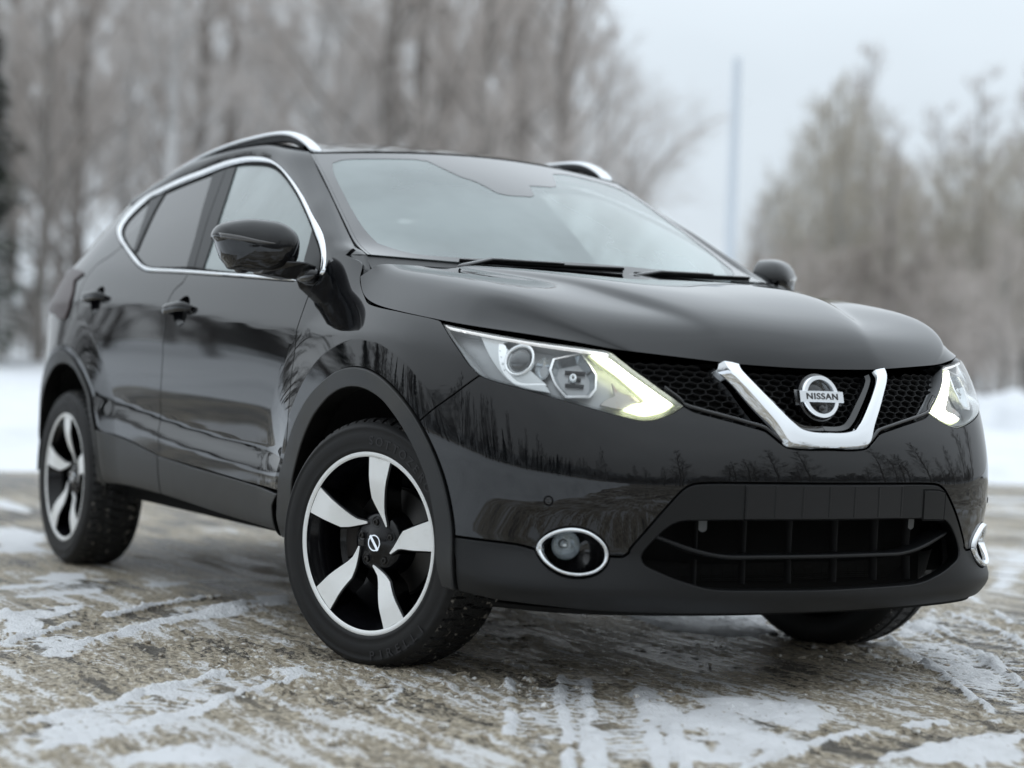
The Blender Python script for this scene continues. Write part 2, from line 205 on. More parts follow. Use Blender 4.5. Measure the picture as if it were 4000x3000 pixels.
SNOW=[[(-5.718,-0.327),(-5.805,-0.161),(-5.204,-0.211),(-4.892,-0.317),(-4.975,-0.425),(-4.981,-0.527)],[(-4.082,-0.772),(-4.107,-0.622),(-3.81,-0.585),(-3.5,-0.685),(-3.483,-0.825),(-3.552,-0.917)],[(-3.336,-0.975),(-3.402,-0.804),(-3.302,-0.723),(-3.047,-0.807),(-2.969,-0.972),(-2.985,-1.071)],[(-2.162,-1.18),(-2.322,-1.002),(-2.257,-0.885),(-2.084,-0.947),(-2.032,-1.091)],[(-0.843,2.3),(-1.611,3.117),(-2.389,4.051),(-2.982,4.83),(-2.149,3.966),(-1.504,3.136),(-0.758,2.312)],[(-6.064,7.35),(-6.195,8.081),(-5.448,7.312),(-5.348,6.676)],[(0.319,0.881),(0.517,0.86),(0.837,0.688),(1.11,0.509),(1.214,0.367),(0.88,0.55),(0.489,0.765)],[(-0.462,0.558),(-0.493,0.816),(-0.336,0.803),(-0.243,0.573)],[(0.648,-1.969),(0.387,-1.75),(0.189,-1.543),(0.129,-1.393),(0.167,-1.33),(0.467,-1.46),(0.611,-1.579),(0.734,-1.76),(0.832,-1.895),(0.882,-1.999),(0.771,-1.995)],[(1.028,-1.922),(0.924,-1.777),(0.834,-1.666),(0.772,-1.571),(1.004,-1.624),(1.126,-1.655)],[(-1.211,-1.522),(-1.283,-1.354),(-1.33,-1.187),(-1.079,-1.321),(-0.817,-1.509),(-0.671,-1.672)],[(-0.649,-1.678),(-0.702,-1.53),(-0.643,-1.399),(-0.805,-1.274),(-1.025,-1.108),(-0.784,-1.194),(-0.582,-1.35),(-0.478,-1.466),(-0.421,-1.498),(-0.327,-1.612),(-0.426,-1.74)],[(-1.968,-1.312),(-2.036,-1.127),(-1.964,-0.945),(-1.674,-1.042),(-1.614,-1.215),(-1.567,-1.424)],[(-1.967,-0.779),(-1.956,-0.541),(-1.829,-0.636),(-1.766,-0.842)],[(-1.245,-0.95),(-1.282,-0.724),(-1.597,-0.373),(-1.24,-0.54),(-0.962,-0.854),(-0.898,-1.033),(-0.736,-1.204),(-0.759,-1.29)],[(0.108,-1.154),(0.028,-1.032),(0.196,-1.115),(0.208,-1.198)],[(0.261,-0.906),(0.363,-0.935),(0.78,-1.167),(0.796,-1.208)],[(0.772,-1.489),(0.777,-1.474),(1.031,-1.547),(1.003,-1.556)],[(0.509,-0.352),(0.629,-0.323),(0.743,-0.302),(0.817,-0.181),(0.883,-0.084),(1.019,-0.083),(1.235,-0.271),(1.402,-0.436),(1.522,-0.566),(1.399,-0.906),(0.986,-0.651)],[(0.69,-0.78),(0.705,-0.682),(0.977,-0.851),(0.95,-0.928)],[(1.066,-1.003),(1.083,-0.916),(1.267,-1.03),(1.26,-1.118)],[(0.673,-0.625),(0.676,-0.616),(1.354,-1.027),(1.35,-1.039)],[(0.647,-0.49),(0.651,-0.479),(1.387,-0.936),(1.381,-0.953)],[(0.262,0.82),(0.064,1.197),(0.449,0.976),(0.946,0.675),(1.214,0.403),(0.913,0.569),(0.581,0.668)],[(-0.623,1.817),(-0.057,1.361),(0.042,1.117),(0.072,0.942),(-0.276,1.408)],[(-0.666,0.453),(-0.616,0.976),(-0.129,0.682),(-0.138,0.458),(-0.423,0.389)],[(1.594,-0.37),(1.495,-0.248),(1.361,0.092),(1.357,0.257),(1.696,-0.088)]]
TRK=[[(0.348,-0.328),(0.875,-0.645),(1.382,-0.949),(1.55,-1.051)],[(0.309,-0.455),(0.833,-0.771),(1.337,-1.072),(1.504,-1.173)],[(-0.415,1.259),(0.044,1.09),(0.676,0.748),(1.316,0.351)],[(-0.536,1.618),(-0.103,1.454),(0.4,1.165),(0.816,0.908)],[(-1.14,2.534),(-0.497,2.09),(0.027,1.707)],[(-0.318,-1.811),(-0.698,-1.441),(-1.11,-1.025),(-1.475,-0.554)],[(0.8,-2.112),(0.539,-1.747),(0.24,-1.347),(0.108,-1.113)],[(-1.673,-1.445),(-1.885,-1.063),(-2.037,-0.624),(-2.042,-0.209)],[(1.568,-1.002),(1.285,-0.834),(0.891,-0.596)],[(1.658,-0.762),(1.469,-0.401),(1.365,-0.0),(1.401,0.297)]]
MIRROR_OUTLINE=[(1.0704,1.1896),(1.0675,1.2064),(1.0569,1.2224),(1.0301,1.2349),(0.9845,1.2438),(0.9471,1.2425),(0.908,1.2356),(0.8823,1.2217),(0.863,1.1996),(0.8564,1.175),(0.8572,1.1459),(0.8623,1.1208),(0.8802,1.0994),(0.9203,1.0853),(0.9627,1.0856),(1.0018,1.0909),(1.0257,1.0935),(1.0355,1.1076),(1.0471,1.1259),(1.0565,1.1547),(1.0632,1.1774)]
MO_C=(0.9616, 1.1626)
MO_STRIP0=(1.0687, 1.1901)
MO_STRIP1=(0.9263, 1.1692)
# ------------------------------------------------------------------ materials
def mat(name,base=(.5,.5,.5),rough=.5,metal=0,coat=0,coat_r=.03,spec=.5,emit=None,es=0,bump=None,var=None,trans=0,ior=1.45):
    m=bpy.data.materials.new(name); m.use_nodes=True; nt=m.node_tree; p=nt.nodes['Principled BSDF']
    p.inputs['Base Color'].default_value=(*base,1); p.inputs['Roughness'].default_value=rough; p.inputs['Metallic'].default_value=metal
    p.inputs['Coat Weight'].default_value=coat; p.inputs['Coat Roughness'].default_value=coat_r; p.inputs['Specular IOR Level'].default_value=spec
    p.inputs['Transmission Weight'].default_value=trans; p.inputs['IOR'].default_value=ior
    if emit: p.inputs['Emission Color'].default_value=(*emit,1); p.inputs['Emission Strength'].default_value=es
    if bump or var:
        tc=nt.nodes.new('ShaderNodeTexCoord')
    if bump:
        sc,st,di=bump; nz=nt.nodes.new('ShaderNodeTexNoise'); nz.inputs['Scale'].default_value=sc; nz.inputs['Detail'].default_value=4; b=nt.nodes.new('ShaderNodeBump'); b.inputs['Strength'].default_value=st; b.inputs['Distance'].default_value=di
        nt.links.new(tc.outputs['Object'],nz.inputs['Vector']); nt.links.new(nz.outputs[0],b.inputs['Height']); nt.links.new(b.outputs[0],p.inputs['Normal'])
    if var:   # (scale, other colour, lo, hi [,roughness2])
        nz=nt.nodes.new('ShaderNodeTexNoise'); nz.inputs['Scale'].default_value=var[0]; nz.inputs['Detail'].default_value=6; nz.inputs['Roughness'].default_value=.6
        r=nt.nodes.new('ShaderNodeMapRange'); r.inputs[1].default_value=var[2]; r.inputs[2].default_value=var[3]; mx=nt.nodes.new('ShaderNodeMixRGB'); mx.inputs[1].default_value=(*base,1); mx.inputs[2].default_value=(*var[1],1)
        nt.links.new(tc.outputs['Object'],nz.inputs['Vector']); nt.links.new(nz.outputs[0],r.inputs[0]); nt.links.new(r.outputs[0],mx.inputs[0]); nt.links.new(mx.outputs[0],p.inputs['Base Color'])
        if len(var)>4:
            r2=nt.nodes.new('ShaderNodeMapRange'); r2.inputs[1].default_value=var[2]; r2.inputs[2].default_value=var[3]; r2.inputs[3].default_value=rough; r2.inputs[4].default_value=var[4]; nt.links.new(nz.outputs[0],r2.inputs[0]); nt.links.new(r2.outputs[0],p.inputs['Roughness'])
    return m
def glass_mat(name,tint,film,film_col,gl=1.5):
    """car glass: transparent + optional misted film + fresnel reflection"""
    m=bpy.data.materials.new(name); m.use_nodes=True; nt=m.node_tree; N=nt.nodes; L=nt.links; N.clear()
    o=N.new('ShaderNodeOutputMaterial'); tr=N.new('ShaderNodeBsdfTransparent'); tr.inputs[0].default_value=(*tint,1); g=N.new('ShaderNodeBsdfGlossy'); g.inputs['Roughness'].default_value=.0; g.inputs[0].default_value=(1,1,1,1)
    a=tr.outputs[0]
    if film>0:
        df=N.new('ShaderNodeBsdfDiffuse'); df.inputs[0].default_value=(*film_col,1); tl=N.new('ShaderNodeBsdfTranslucent'); tl.inputs[0].default_value=(*film_col,1)
        md=N.new('ShaderNodeMixShader'); md.inputs[0].default_value=.1; L.new(df.outputs[0],md.inputs[1]); L.new(tl.outputs[0],md.inputs[2])
        tc=N.new('ShaderNodeTexCoord'); nz=N.new('ShaderNodeTexNoise'); nz.inputs['Scale'].default_value=3; nz.inputs['Detail'].default_value=3; L.new(tc.outputs['Object'],nz.inputs[0]); mr=N.new('ShaderNodeMapRange'); mr.inputs[1].default_value=.35; mr.inputs[2].default_value=.65; mr.inputs[3].default_value=film*.85; mr.inputs[4].default_value=min(1,film*1.1); L.new(nz.outputs[0],mr.inputs[0])
        mf=N.new('ShaderNodeMixShader'); L.new(mr.outputs[0],mf.inputs[0]); L.new(a,mf.inputs[1]); L.new(md.outputs[0],mf.inputs[2]); a=mf.outputs[0]
    fr=N.new('ShaderNodeFresnel'); ge=N.new('ShaderNodeNewGeometry'); mi=N.new('ShaderNodeMapRange'); mi.inputs[3].default_value=gl; mi.inputs[4].default_value=1/gl; L.new(ge.outputs['Backfacing'],mi.inputs[0]); L.new(mi.outputs[0],fr.inputs[0]); mx=N.new('ShaderNodeMixShader'); L.new(fr.outputs[0],mx.inputs[0]); L.new(a,mx.inputs[1]); L.new(g.outputs[0],mx.inputs[2]); L.new(mx.outputs[0],o.inputs[0])
    return m
M={}
M['paint']=mat('black_paint',(.004,.0042,.005),.5,0,1,.006,0)
_p=M['paint'].node_tree.nodes['Principled BSDF']; _p.inputs['Coat IOR'].default_value=1.54
M['gloss']=mat('gloss_black_trim',(.006,.006,.007),.12,0,.6,.02)
M['plastic']=mat('textured_black_plastic',(.0052,.0056,.0064),.44,0,0,0,.42,bump=(900,.12,.0006))
M['cladding']=mat('dusty_grey_cladding',(.019,.020,.021),.40,0,0,0,.5,bump=(700,.15,.0006),var=(5,(.052,.050,.046),.45,.75,.6))
M['black']=mat('matt_black',(.004,.004,.004),.8,0,0,0,.2)
M['dark']=mat('dark_grille',(.006,.006,.007),.4,0,0,0,.5)
M['chrome']=mat('bright_chrome',(.82,.84,.86),.05,1)
M['satin']=mat('satin_silver',(.74,.76,.78),.22,1)
M['rubber']=mat('tyre_rubber',(.010,.010,.0105),.55,0,0,0,.4,bump=(60,.15,.002),var=(9,(.020,.019,.018),.5,.75,.75))
M['rubber_letter']=mat('raised_tyre_lettering',(.020,.020,.022),.5)
M['slush_tyre']=mat('slush_on_tread',(.012,.012,.012),.6,bump=(120,.7,.01),var=(40,(.30,.275,.24),.60,.70))
M['machined']=mat('machined_alloy',(.93,.94,.93),.42,.1,.3,.1,.5,var=(14,(.78,.78,.75),.58,.82))
M['rimblack']=mat('rim_gloss_black',(.003,.003,.004),.25,0,.35,.05,.3)
M['disc']=mat('brake_steel',(.06,.058,.056),.45,.9)
M['lens']=glass_mat('clear_lens',(.96,.97,.97),0,(1,1,1),1.45)
M['screen']=glass_mat('misted_windscreen',(.84,.90,.89),.38,(.68,.79,.79),1.5)
M['side']=glass_mat('misted_side_glass',(.88,.93,.92),.42,(.72,.83,.82),1.5)
M['privacy']=glass_mat('dark_privacy_glass',(.10,.105,.11),0,(1,1,1),1.62)
M['frit']=mat('black_frit',(.010,.010,.011),.3,0,1,.01)
M['strip']=mat('glowing_lamp_chrome',(.9,.92,.93),.3,emit=(1,1,1),es=.5)  # chrome strip, not a lamp; emission paints in its bright reflection
M['drl_edge']=mat('running_light_glow',(.7,.75,.5),.3,emit=(.80,.88,.50),es=.45)  # added rim beneath the running light; emission imitates its glowing edge
M['drl']=mat('lit_running_light',(.9,.9,.85),.4,emit=(1,.985,.88),es=5.5)
M['reflector']=mat('lamp_reflector',(.62,.65,.67),.16,.9)
M['grille']=mat('grille_plastic',(.0045,.0045,.005),.6,0,0,0,.3)
M['lamp_grey']=mat('lamp_housing_grey',(.42,.43,.44),.35,.3)
M['lamp_dark']=mat('lamp_dark_bracket',(.03,.03,.033),.3,.3)
M['projector']=mat('projector_glass',(.05,.055,.06),.02,0,1,.01,.8)
M['bezel']=mat('lamp_bezel_chrome',(.93,.94,.95),.25,.85)
M['amber']=mat('amber_reflector',(.42,.40,.37),.3,.4,.5,.05,var=(30,(.35,.20,.14),.5,.75))
M['tail']=mat('smoked_tail_lens',(.05,.03,.03),.35,0,0,.02,.4)
M['fabric']=mat('seat_fabric',(.03,.03,.032),.9)
M['interior']=mat('interior_plastic',(.04,.04,.042),.7)
M['indicator']=mat('indicator_lens',(.045,.042,.04),.12,0,1,.02)
# ------------------------------------------------------------------ object helpers
def tag(o,label=None,cat=None,group=None,kind=None):
    if label: o['label']=label
    if cat: o['category']=cat
    if group: o['group']=group
    if kind: o['kind']=kind
    return o
def empty(name,parent=None,loc=(0,0,0)):
    o=bpy.data.objects.new(name,None); COL.objects.link(o); o.parent=parent; o.location=loc; return o
def mk(name,V,F,m,parent=None,normals=None,smooth=True):
    me=bpy.data.meshes.new(name); me.from_pydata([tuple(map(float,v)) for v in V],[],[tuple(map(int,f)) for f in F]); me.materials.append(m)
    me.polygons.foreach_set('use_smooth',[smooth]*len(me.polygons)); me.update()
    if normals is not None: me.normals_split_custom_set_from_vertices([tuple(map(float,n)) for n in normals])
    o=bpy.data.objects.new(name,me); COL.objects.link(o); o.parent=parent; return o
class MB:
    """collects vertices / faces (+ normals) into one mesh object"""
    def __init__(s): s.V=[];s.F=[];s.N=[]
    def add(s,V,F,N=None):
        b=len(s.V); s.V+=[tuple(v) for v in V]; s.F+=[tuple(i+b for i in f) for f in F]; s.N+= ([tuple(n) for n in N] if N is not None else [None]*len(V))
    def grid(s,P,closed_u=False,closed_v=False,flip=False):
        n,m=P.shape[:2]; F=[]
        for i in range(n if closed_u else n-1):
            for j in range(m if closed_v else m-1):
                a,b,c,d=i*m+j,((i+1)%n)*m+j,((i+1)%n)*m+(j+1)%m,i*m+(j+1)%m; F.append((a,d,c,b) if flip else (a,b,c,d))
        s.add(P.reshape(-1,3),F)
    def box(s,c,d,R=None):
        v=np.array([(x,y,z) for x in(-1,1) for y in(-1,1) for z in(-1,1)],float)*np.array(d)/2
        if R is not None: v=v@np.array(R).T
        s.add(v+np.array(c),[(0,1,3,2),(4,6,7,5),(0,4,5,1),(2,3,7,6),(0,2,6,4),(1,5,7,3)])
    def tube(s,pts,r,n=10,cap=True,up=None,flat=(1,1)):
        pts=np.array(pts,float); k=len(pts); r=np.broadcast_to(r,k); t=np.gradient(pts,axis=0); t/=np.linalg.norm(t,axis=1,keepdims=True)
        u=np.array(up if up is not None else ((0,0,1) if abs(t[0][2])<.9 else (1,0,0)),float); R=[]
        for i in range(k):
            a=np.cross(t[i],u); a/=np.linalg.norm(a); b=np.cross(a,t[i]); an=np.linspace(0,2*np.pi,n,endpoint=False)
            R.append(pts[i]+r[i]*(np.cos(an)[:,None]*a*flat[0]+np.sin(an)[:,None]*b*flat[1]))
        b0=len(s.V); s.grid(np.array(R),closed_v=True)
        if cap: s.F.append(tuple(b0+j for j in range(n))); s.F.append(tuple(b0+(k-1)*n+n-1-j for j in range(n)))
    def lathe(s,prof,axis='y',n=64,c=(0,0,0)):
        an=np.linspace(0,2*np.pi,n,endpoint=False); P=[]
        for r,h in prof: P.append(np.stack([r*np.cos(an),np.full(n,h),r*np.sin(an)],1))
        P=np.array(P)
        if axis=='x': P=P[...,[1,0,2]]
        if axis=='z': P=P[...,[0,2,1]]
        s.grid(P+np.array(c),closed_v=True)
    def build(s,name,m,parent=None,smooth=True,auto=None):
        o=mk(name,s.V,s.F,m,parent,smooth=smooth)
        if auto: 
            o.data.update(); bm=bmesh.new(); bm.from_mesh(o.data); 
            for e in bm.edges: e.smooth = not(len(e.link_faces)==2 and e.calc_face_angle(0)>auto)
            bm.to_mesh(o.data); bm.free()
        return o
# arclength along the plan curve <-> u
_uu=np.linspace(-NU,NU,4001); _cc=np.where(_uu[:,None]<0,planC(np.abs(_uu))*[1,-1],planC(np.abs(_uu))); _ss=np.concatenate([[0],np.cumsum(np.linalg.norm(np.diff(_cc,axis=0),axis=1))]); _ss-=np.interp(0,_uu,_ss)
def s_of_u(u): return np.interp(u,_uu,_ss)
def u_of_s(s): return np.interp(s,_ss,_uu)
def BODY(q):
    """q (n,2) = (s,z): point on the car shell, right-hand side (y<0) for s>0"""
    u=u_of_s(q[:,0]); p=body(np.abs(u),q[:,1]); return np.stack([p[:,0],-p[:,1]*np.sign(np.where(u==0,1,u)),q[:,1]],1)
def snormal(S,q,e=1.5e-3):
    a=S(q+[e,0])-S(q-[e,0]); b=S(q+[0,e])-S(q-[0,e]); n=np.cross(b,a); n/=np.linalg.norm(n,axis=1,keepdims=True)+1e-12
    return n
def pip(poly,p):
    x,y=p[:,0],p[:,1]; c=np.zeros(len(p),bool); n=len(poly)
    for i in range(n):
        x0,y0=poly[i]; x1,y1=poly[(i+1)%n]; k=((y0>y)!=(y1>y)); 
        if k.any(): c^=k&(x<(x1-x0)*(y-y0)/((y1-y0) if y1!=y0 else 1e-12)+x0)
    return c
def pdist(poly,p):
    d=np.full(len(p),1e9); n=len(poly)
    for i in range(n):
        a=poly[i]; b=poly[(i+1)%n]; ab=b-a; t=np.clip(((p-a)@ab)/(ab@ab+1e-15),0,1); d=np.minimum(d,np.linalg.norm(p-a-t[:,None]*ab,axis=1))
    return d
def smooth_loop(poly,res,corner=38,closed=True):
    """Catmull-Rom resample with corners kept"""
    P=np.array(poly,float); keep=[0]
    for i in range(1,len(P)):
        if np.linalg.norm(P[i]-P[keep[-1]])>1e-4: keep.append(i)
    P=P[keep]
    if closed and np.linalg.norm(P[0]-P[-1])<1e-4: P=P[:-1]
    n=len(P); out=[]
    def cor(i):
        if not closed and i in(0,n-1): return True
        a=P[i]-P[i-1]; b=P[(i+1)%n]-P[i]; c=np.dot(a,b)/(np.linalg.norm(a)*np.linalg.norm(b)+1e-12); return math.degrees(math.acos(max(-1,min(1,c))))>corner
    C=[cor(i) for i in range(n)]
    for i in range(n if closed else n-1):
        p1,p2=P[i],P[(i+1)%n]; L=np.linalg.norm(p2-p1); k=max(1,int(math.ceil(L/res)))
        p0=P[i-1] if not C[i] else p1-(p2-p1); p3=P[(i+2)%n] if not C[(i+1)%n] else p2+(p2-p1)
        l0=max(np.linalg.norm(p1-p0),1e-6); l2=max(np.linalg.norm(p3-p2),1e-6)
        m1=(p2-p0)/(L+l0)*L; m2=(p3-p1)/(L+l2)*L
        for j in range(k):
            t=j/k; out.append((2*t**3-3*t*t+1)*p1+(t**3-2*t*t+t)*m1+(-2*t**3+3*t*t)*p2+(t**3-t*t)*m2)
    if not closed: out.append(P[-1])
    return np.array(out)
def area(P): return .5*np.sum(P[:,0]*np.roll(P[:,1],-1)-np.roll(P[:,0],-1)*P[:,1])
def inset(P,d):
    """shrink a CCW loop by d"""
    a=P-np.roll(P,1,0); b=np.roll(P,-1,0)-P; a/=np.linalg.norm(a,axis=1,keepdims=True)+1e-12; b/=np.linalg.norm(b,axis=1,keepdims=True)+1e-12
    na=np.stack([-a[:,1],a[:,0]],1); nb=np.stack([-b[:,1],b[:,0]],1); n=na+nb; l=np.linalg.norm(n,axis=1,keepdims=True); n=n/np.maximum(l,.3); c=np.maximum((n*na).sum(1,keepdims=True),.5)
    return P+n*d/c
_cx=np.linspace(2.5,17,3000); _cxx=planC(_cx)[:,0]
CREASE=[]
for _wx,_r0,_t0,_t1 in ((0.0,.555,15,172),(-2.646,.52,5,178)):
    for _dr in (-.0025,.0025):
        _t=np.radians(np.arange(_t0,_t1,1.0)); _x=_wx+(_r0+_dr)*np.cos(_t); CREASE.append(np.stack([s_of_u(np.interp(-_x,-_cxx,_cx)),.337+(_r0+_dr)*np.sin(_t)],1))
CREASE=np.concatenate(CREASE)
def panel(name,poly,m,parent=None,holes=(),S=BODY,off=0.,depth=.012,gap=.0018,bev=.0014,res=.022,mirror=False,outward=None,corner=38,sgn=1):
    """a sheet cut out of surface S along a closed outline in S's own (a,b) coordinates, with rounded edges and a return flange"""
    L=smooth_loop(poly,res,corner); 
    if area(L)<0: L=L[::-1]
    loops=[inset(L,gap)]; inner=[inset(L,gap+bev)]
    for h in holes:
        H=smooth_loop(h,res*.7,corner)
        if area(H)>0: H=H[::-1]
        loops.append(inset(H,gap)); inner.append(inset(H,gap+bev))
    lo=L.min(0); hi=L.max(0); gx=np.arange(lo[0],hi[0],res); gy=np.arange(lo[1],hi[1],res*.87); G=np.array([(x+(j%2)*res/2,y) for j,y in enumerate(gy) for x in gx]).reshape(-1,2)
    if len(G):
        k=pip(inner[0],G)
        for h in inner[1:]: k&=~pip(h,G)
        G=G[k]; d=np.full(len(G),1e9)
        for h in inner: d=np.minimum(d,pdist(h,G))
        G=G[d>res*.45]
        if S is BODY and off>-.012 and CREASE is not None:
            c=CREASE[pip(inner[0],CREASE)]
            for h in inner[1:]: c=c[~pip(h,c)]
            if len(c):
                d=np.full(len(c),1e9)
                for h in inner: d=np.minimum(d,pdist(h,c))
                c=c[d>.004]
            if len(c) and len(G): G=G[np.min(np.hypot(G[:,None,0]-c[None,:,0],G[:,None,1]-c[None,:,1]),axis=1)>.009]; G=np.concatenate([G,c])
    pts=[tuple(p) for l in inner for p in l]; E=[]; b=0
    for l in inner: E+=[(b+i,b+(i+1)%len(l)) for i in range(len(l))]; b+=len(l)
    pts+= [tuple(g) for g in G]
    r=delaunay_2d_cdt([Vector(p) for p in pts],E,[],0,1e-7); V2=np.array([tuple(v) for v in r[0]]); T=np.array([f for f in r[2]])
    cen=V2[T].mean(1); k=pip(inner[0],cen)
    for h in inner[1:]: k&=~pip(h,cen)
    T=T[k]
    def P3(q,o=0.):
        n=snormal(S,q)*sgn; return S(q)+n*(off+o),n
    mb=MB(); P,N=P3(V2); mb.add(P,[tuple(t[::-1]) if sgn>0 else tuple(t) for t in T],N)
    for a,l in zip(inner,loops):
        Pa,Na=P3(a); Pb,Nb=P3(l,-bev); Pc,Nc=P3(l,-depth); e=Pb-Pa; e/=np.linalg.norm(e,axis=1,keepdims=True)+1e-12
        k=len(l); nb=.4*Nb+e; nb/=np.linalg.norm(nb,axis=1,keepdims=True); F=[]
        for i in range(k):
            j=(i+1)%k; f=(i,k+i,k+j,j); F.append(f[::-1] if sgn>0 else f)
        mb.add(np.concatenate([Pa,Pb]),F,np.concatenate([Na,nb])); mb.add(np.concatenate([Pb,Pc]),F,np.concatenate([e,e]))
    V=np.array(mb.V); N=np.array(mb.N)
    if mirror: V=V*[1,-1,1]; N=N*[1,-1,1]; mb.F=[f[::-1] for f in mb.F]
    return mk(name,V,mb.F,m,parent,N)
def both(name,poly,m,parents,**k):
    return [panel(name,poly,m,parents[0],**k),panel(name,poly,m,parents[1],mirror=True,**k)]
def uz(l): return [(float(s_of_u(u)),z) for u,z in l]
def xz(l): 
    a=np.array(l,float); return [(float(s_of_u(u)),z) for u,z in zip(u_of_x(a[:,0],a[:,1]),a[:,1])]
T_={k:uz(v) for k,v in TR.items()}
def sym(half): return half+[(-a,b) for a,b in half[::-1] if abs(a)>1e-3]
def sheet(name,P,m,parent,thick=0,flip=False,normals=None):
    mb=MB(); mb.grid(P,flip=flip); return mb.build(name,m,parent)
def strip(name,A,B,m,parent,h,mirror=False,S=BODY,off=0.):
    """raised trim strip between two polylines A,B given on S (same length), h proud"""
    A=np.array(A,float);B=np.array(B,float); w=np.linspace(0,1,7); q=A[:,None]*(1-w[None,:,None])+B[:,None]*w[None,:,None]; n,k=q.shape[:2]
    qq=q.reshape(-1,2); N=snormal(S,qq); prof=np.array([-.004,h*.75,h,h*1.02,h,h*.75,-.004]); P=(S(qq)+N*(off+np.tile(prof,n))[:,None]).reshape(n,k,3)
    if mirror: P=P*[1,-1,1]
    mb=MB(); mb.grid(P,flip=mirror); b=len(mb.V); mb.F+= [tuple(range(k)),tuple((n-1)*k+i for i in range(k))[::-1]]
    return mb.build(name,m,parent)
def resample(l,n):
    l=np.array(l,float); d=np.concatenate([[0],np.cumsum(np.linalg.norm(np.diff(l,axis=0),axis=1))]); t=np.linspace(0,d[-1],n); return np.stack([np.interp(t,d,l[:,i]) for i in range(l.shape[1])],1)
def curve_res(l,n,res=.01,corner=60): return resample(smooth_loop(l,res,corner,closed=False),n)
# ------------------------------------------------------------------ THE CAR
car=empty('parked_car'); tag(car,'glossy black crossover parked on slushy asphalt with running lights lit and front wheels turned','car')
R2=(car,car)
# --- arches (x,z)
def arc(cx,r,t0,t1,n=24,r1=None): return [(cx+ (r+((r1 or r)-r)*k/(n-1))*math.cos(math.radians(t0+(t1-t0)*k/(n-1))),.337+(r+((r1 or r)-r)*k/(n-1))*math.sin(math.radians(t0+(t1-t0)*k/(n-1)))) for k in range(n)]
FA_out=[(.481,.262),(.484,.30),(.481,.34)]+arc(0,.479,6,112,18)+arc(0,.482,118,169,9,.523)+[(-.533,.395),(-.549,.372),(-.563,.337),(-.600,.300)]
FA_in=[(.430,.268),(.414,.333)]+arc(0,.414,6,60,10,.425)+arc(0,.427,66,120,9,.419)+arc(0,.420,126,166,8,.418)+[(-.428,.396),(-.455,.35),(-.50,.315),(-.56,.297)]
RA_out=[(-2.17,.335),(-2.182,.38),(-2.184,.406),(-2.185,.461)]+arc(-2.646,.482,20,100,16,.498)+arc(-2.646,.496,106,176,12,.487)+[(-3.135,.335)]
RA_in=[(-2.215,.34),(-2.214,.39)]+arc(-2.646,.455,12,64,12,.462)+arc(-2.646,.458,70,112,8,.425)+arc(-2.646,.424,118,176,9,.42)+[(-3.07,.335)]
fa_out,fa_in,ra_out,ra_in=map(xz,(FA_out,FA_in,RA_out,RA_in))
def cut(l,f): return [p for p in l if f(p)]
# --- fenders
k0=min(range(len(fa_out)),key=lambda i:abs(fa_out[i][1]-T_['fb_gap'][-1][1])+ (9 if FA_out[i][0]<0 else 0))
fender=[(T_['pillar_split'][-1])]+[tuple(xz([(-.335,1.143)])[0]),tuple(xz([(-.27,1.128)])[0]),tuple(xz([(-.225,1.108)])[0])]+T_['hood_side'][:7]+[T_['headlight'][0],T_['headlight'][25],T_['headlight'][24],T_['headlight'][23]] if False else None
hl=T_['headlight']; i508=min(range(len(hl)),key=lambda i:abs(hl[i][0]-T_['fb_gap'][0][0])+abs(hl[i][1]-T_['fb_gap'][0][1]))
hl_rear=[hl[0]]+hl[:i508-1:-1]           # rear tip down to the bumper seam
hl_low=hl[i508::-1]                      # not used directly
tip=max(range(len(hl)),key=lambda i:-hl[i][0])
fender=[T_['pillar_split'][-1]]+xz([(-.338,1.141),(-.29,1.130),(-.235,1.112)])+T_['hood_side'][0:6]+hl_rear+T_['fb_gap'][1:]+fa_out[k0+1:len(FA_out)-4]+[T_['gap_df'][-1]]+T_['gap_df'][-2::-1]+[T_['dlo_out'][1],T_['dlo_out'][2],T_['pillar_split'][0],T_['pillar_split'][1],T_['pillar_split'][2]]
both('fender',fender,M['paint'],R2)
# --- doors
i_b=min(range(len(T_['gap_b'])),key=lambda i:abs(T_['gap_b'][i][1]-T_['silltop'][3][1])); gb_up=T_['gap_b'][:i_b+1]
def ell(c,a,b,n=28): return [(c[0]+a*math.cos(t),c[1]+b*math.sin(t)) for t in np.linspace(0,2*np.pi,n,endpoint=False)]
hf=(float(s_of_u(11.92)),.978); hr=(float(s_of_u(13.76)),1.026)
fdoor=T_['gap_df']+T_['silltop'][-2:3:-1]+gb_up[::-1]+[T_['dlo_out'][-5],T_['dlo_out'][-4],T_['dlo_out'][-3],T_['dlo_out'][-2],T_['dlo_out'][-1]]
ira=min(range(len(ra_out)),key=lambda i:np.hypot(ra_out[i][0]-T_['gap_rd'][-1][0],ra_out[i][1]-T_['gap_rd'][-1][1])); isl=min(range(len(ra_out)),key=lambda i:np.hypot(ra_out[i][0]-T_['silltop'][0][0],ra_out[i][1]-T_['silltop'][0][1]))
dlo=T_['dlo_out']
rdoor=gb_up+T_['silltop'][2::-1]+ra_out[isl+1:ira+1]+T_['gap_rd'][-2::-1]+dlo[24:30]
fd=both('front_door',fdoor,M['paint'],R2,holes=[ell(hf,.062,.050)]); rd=both('rear_door',rdoor,M['paint'],R2,holes=[ell(hr,.062,.050)])
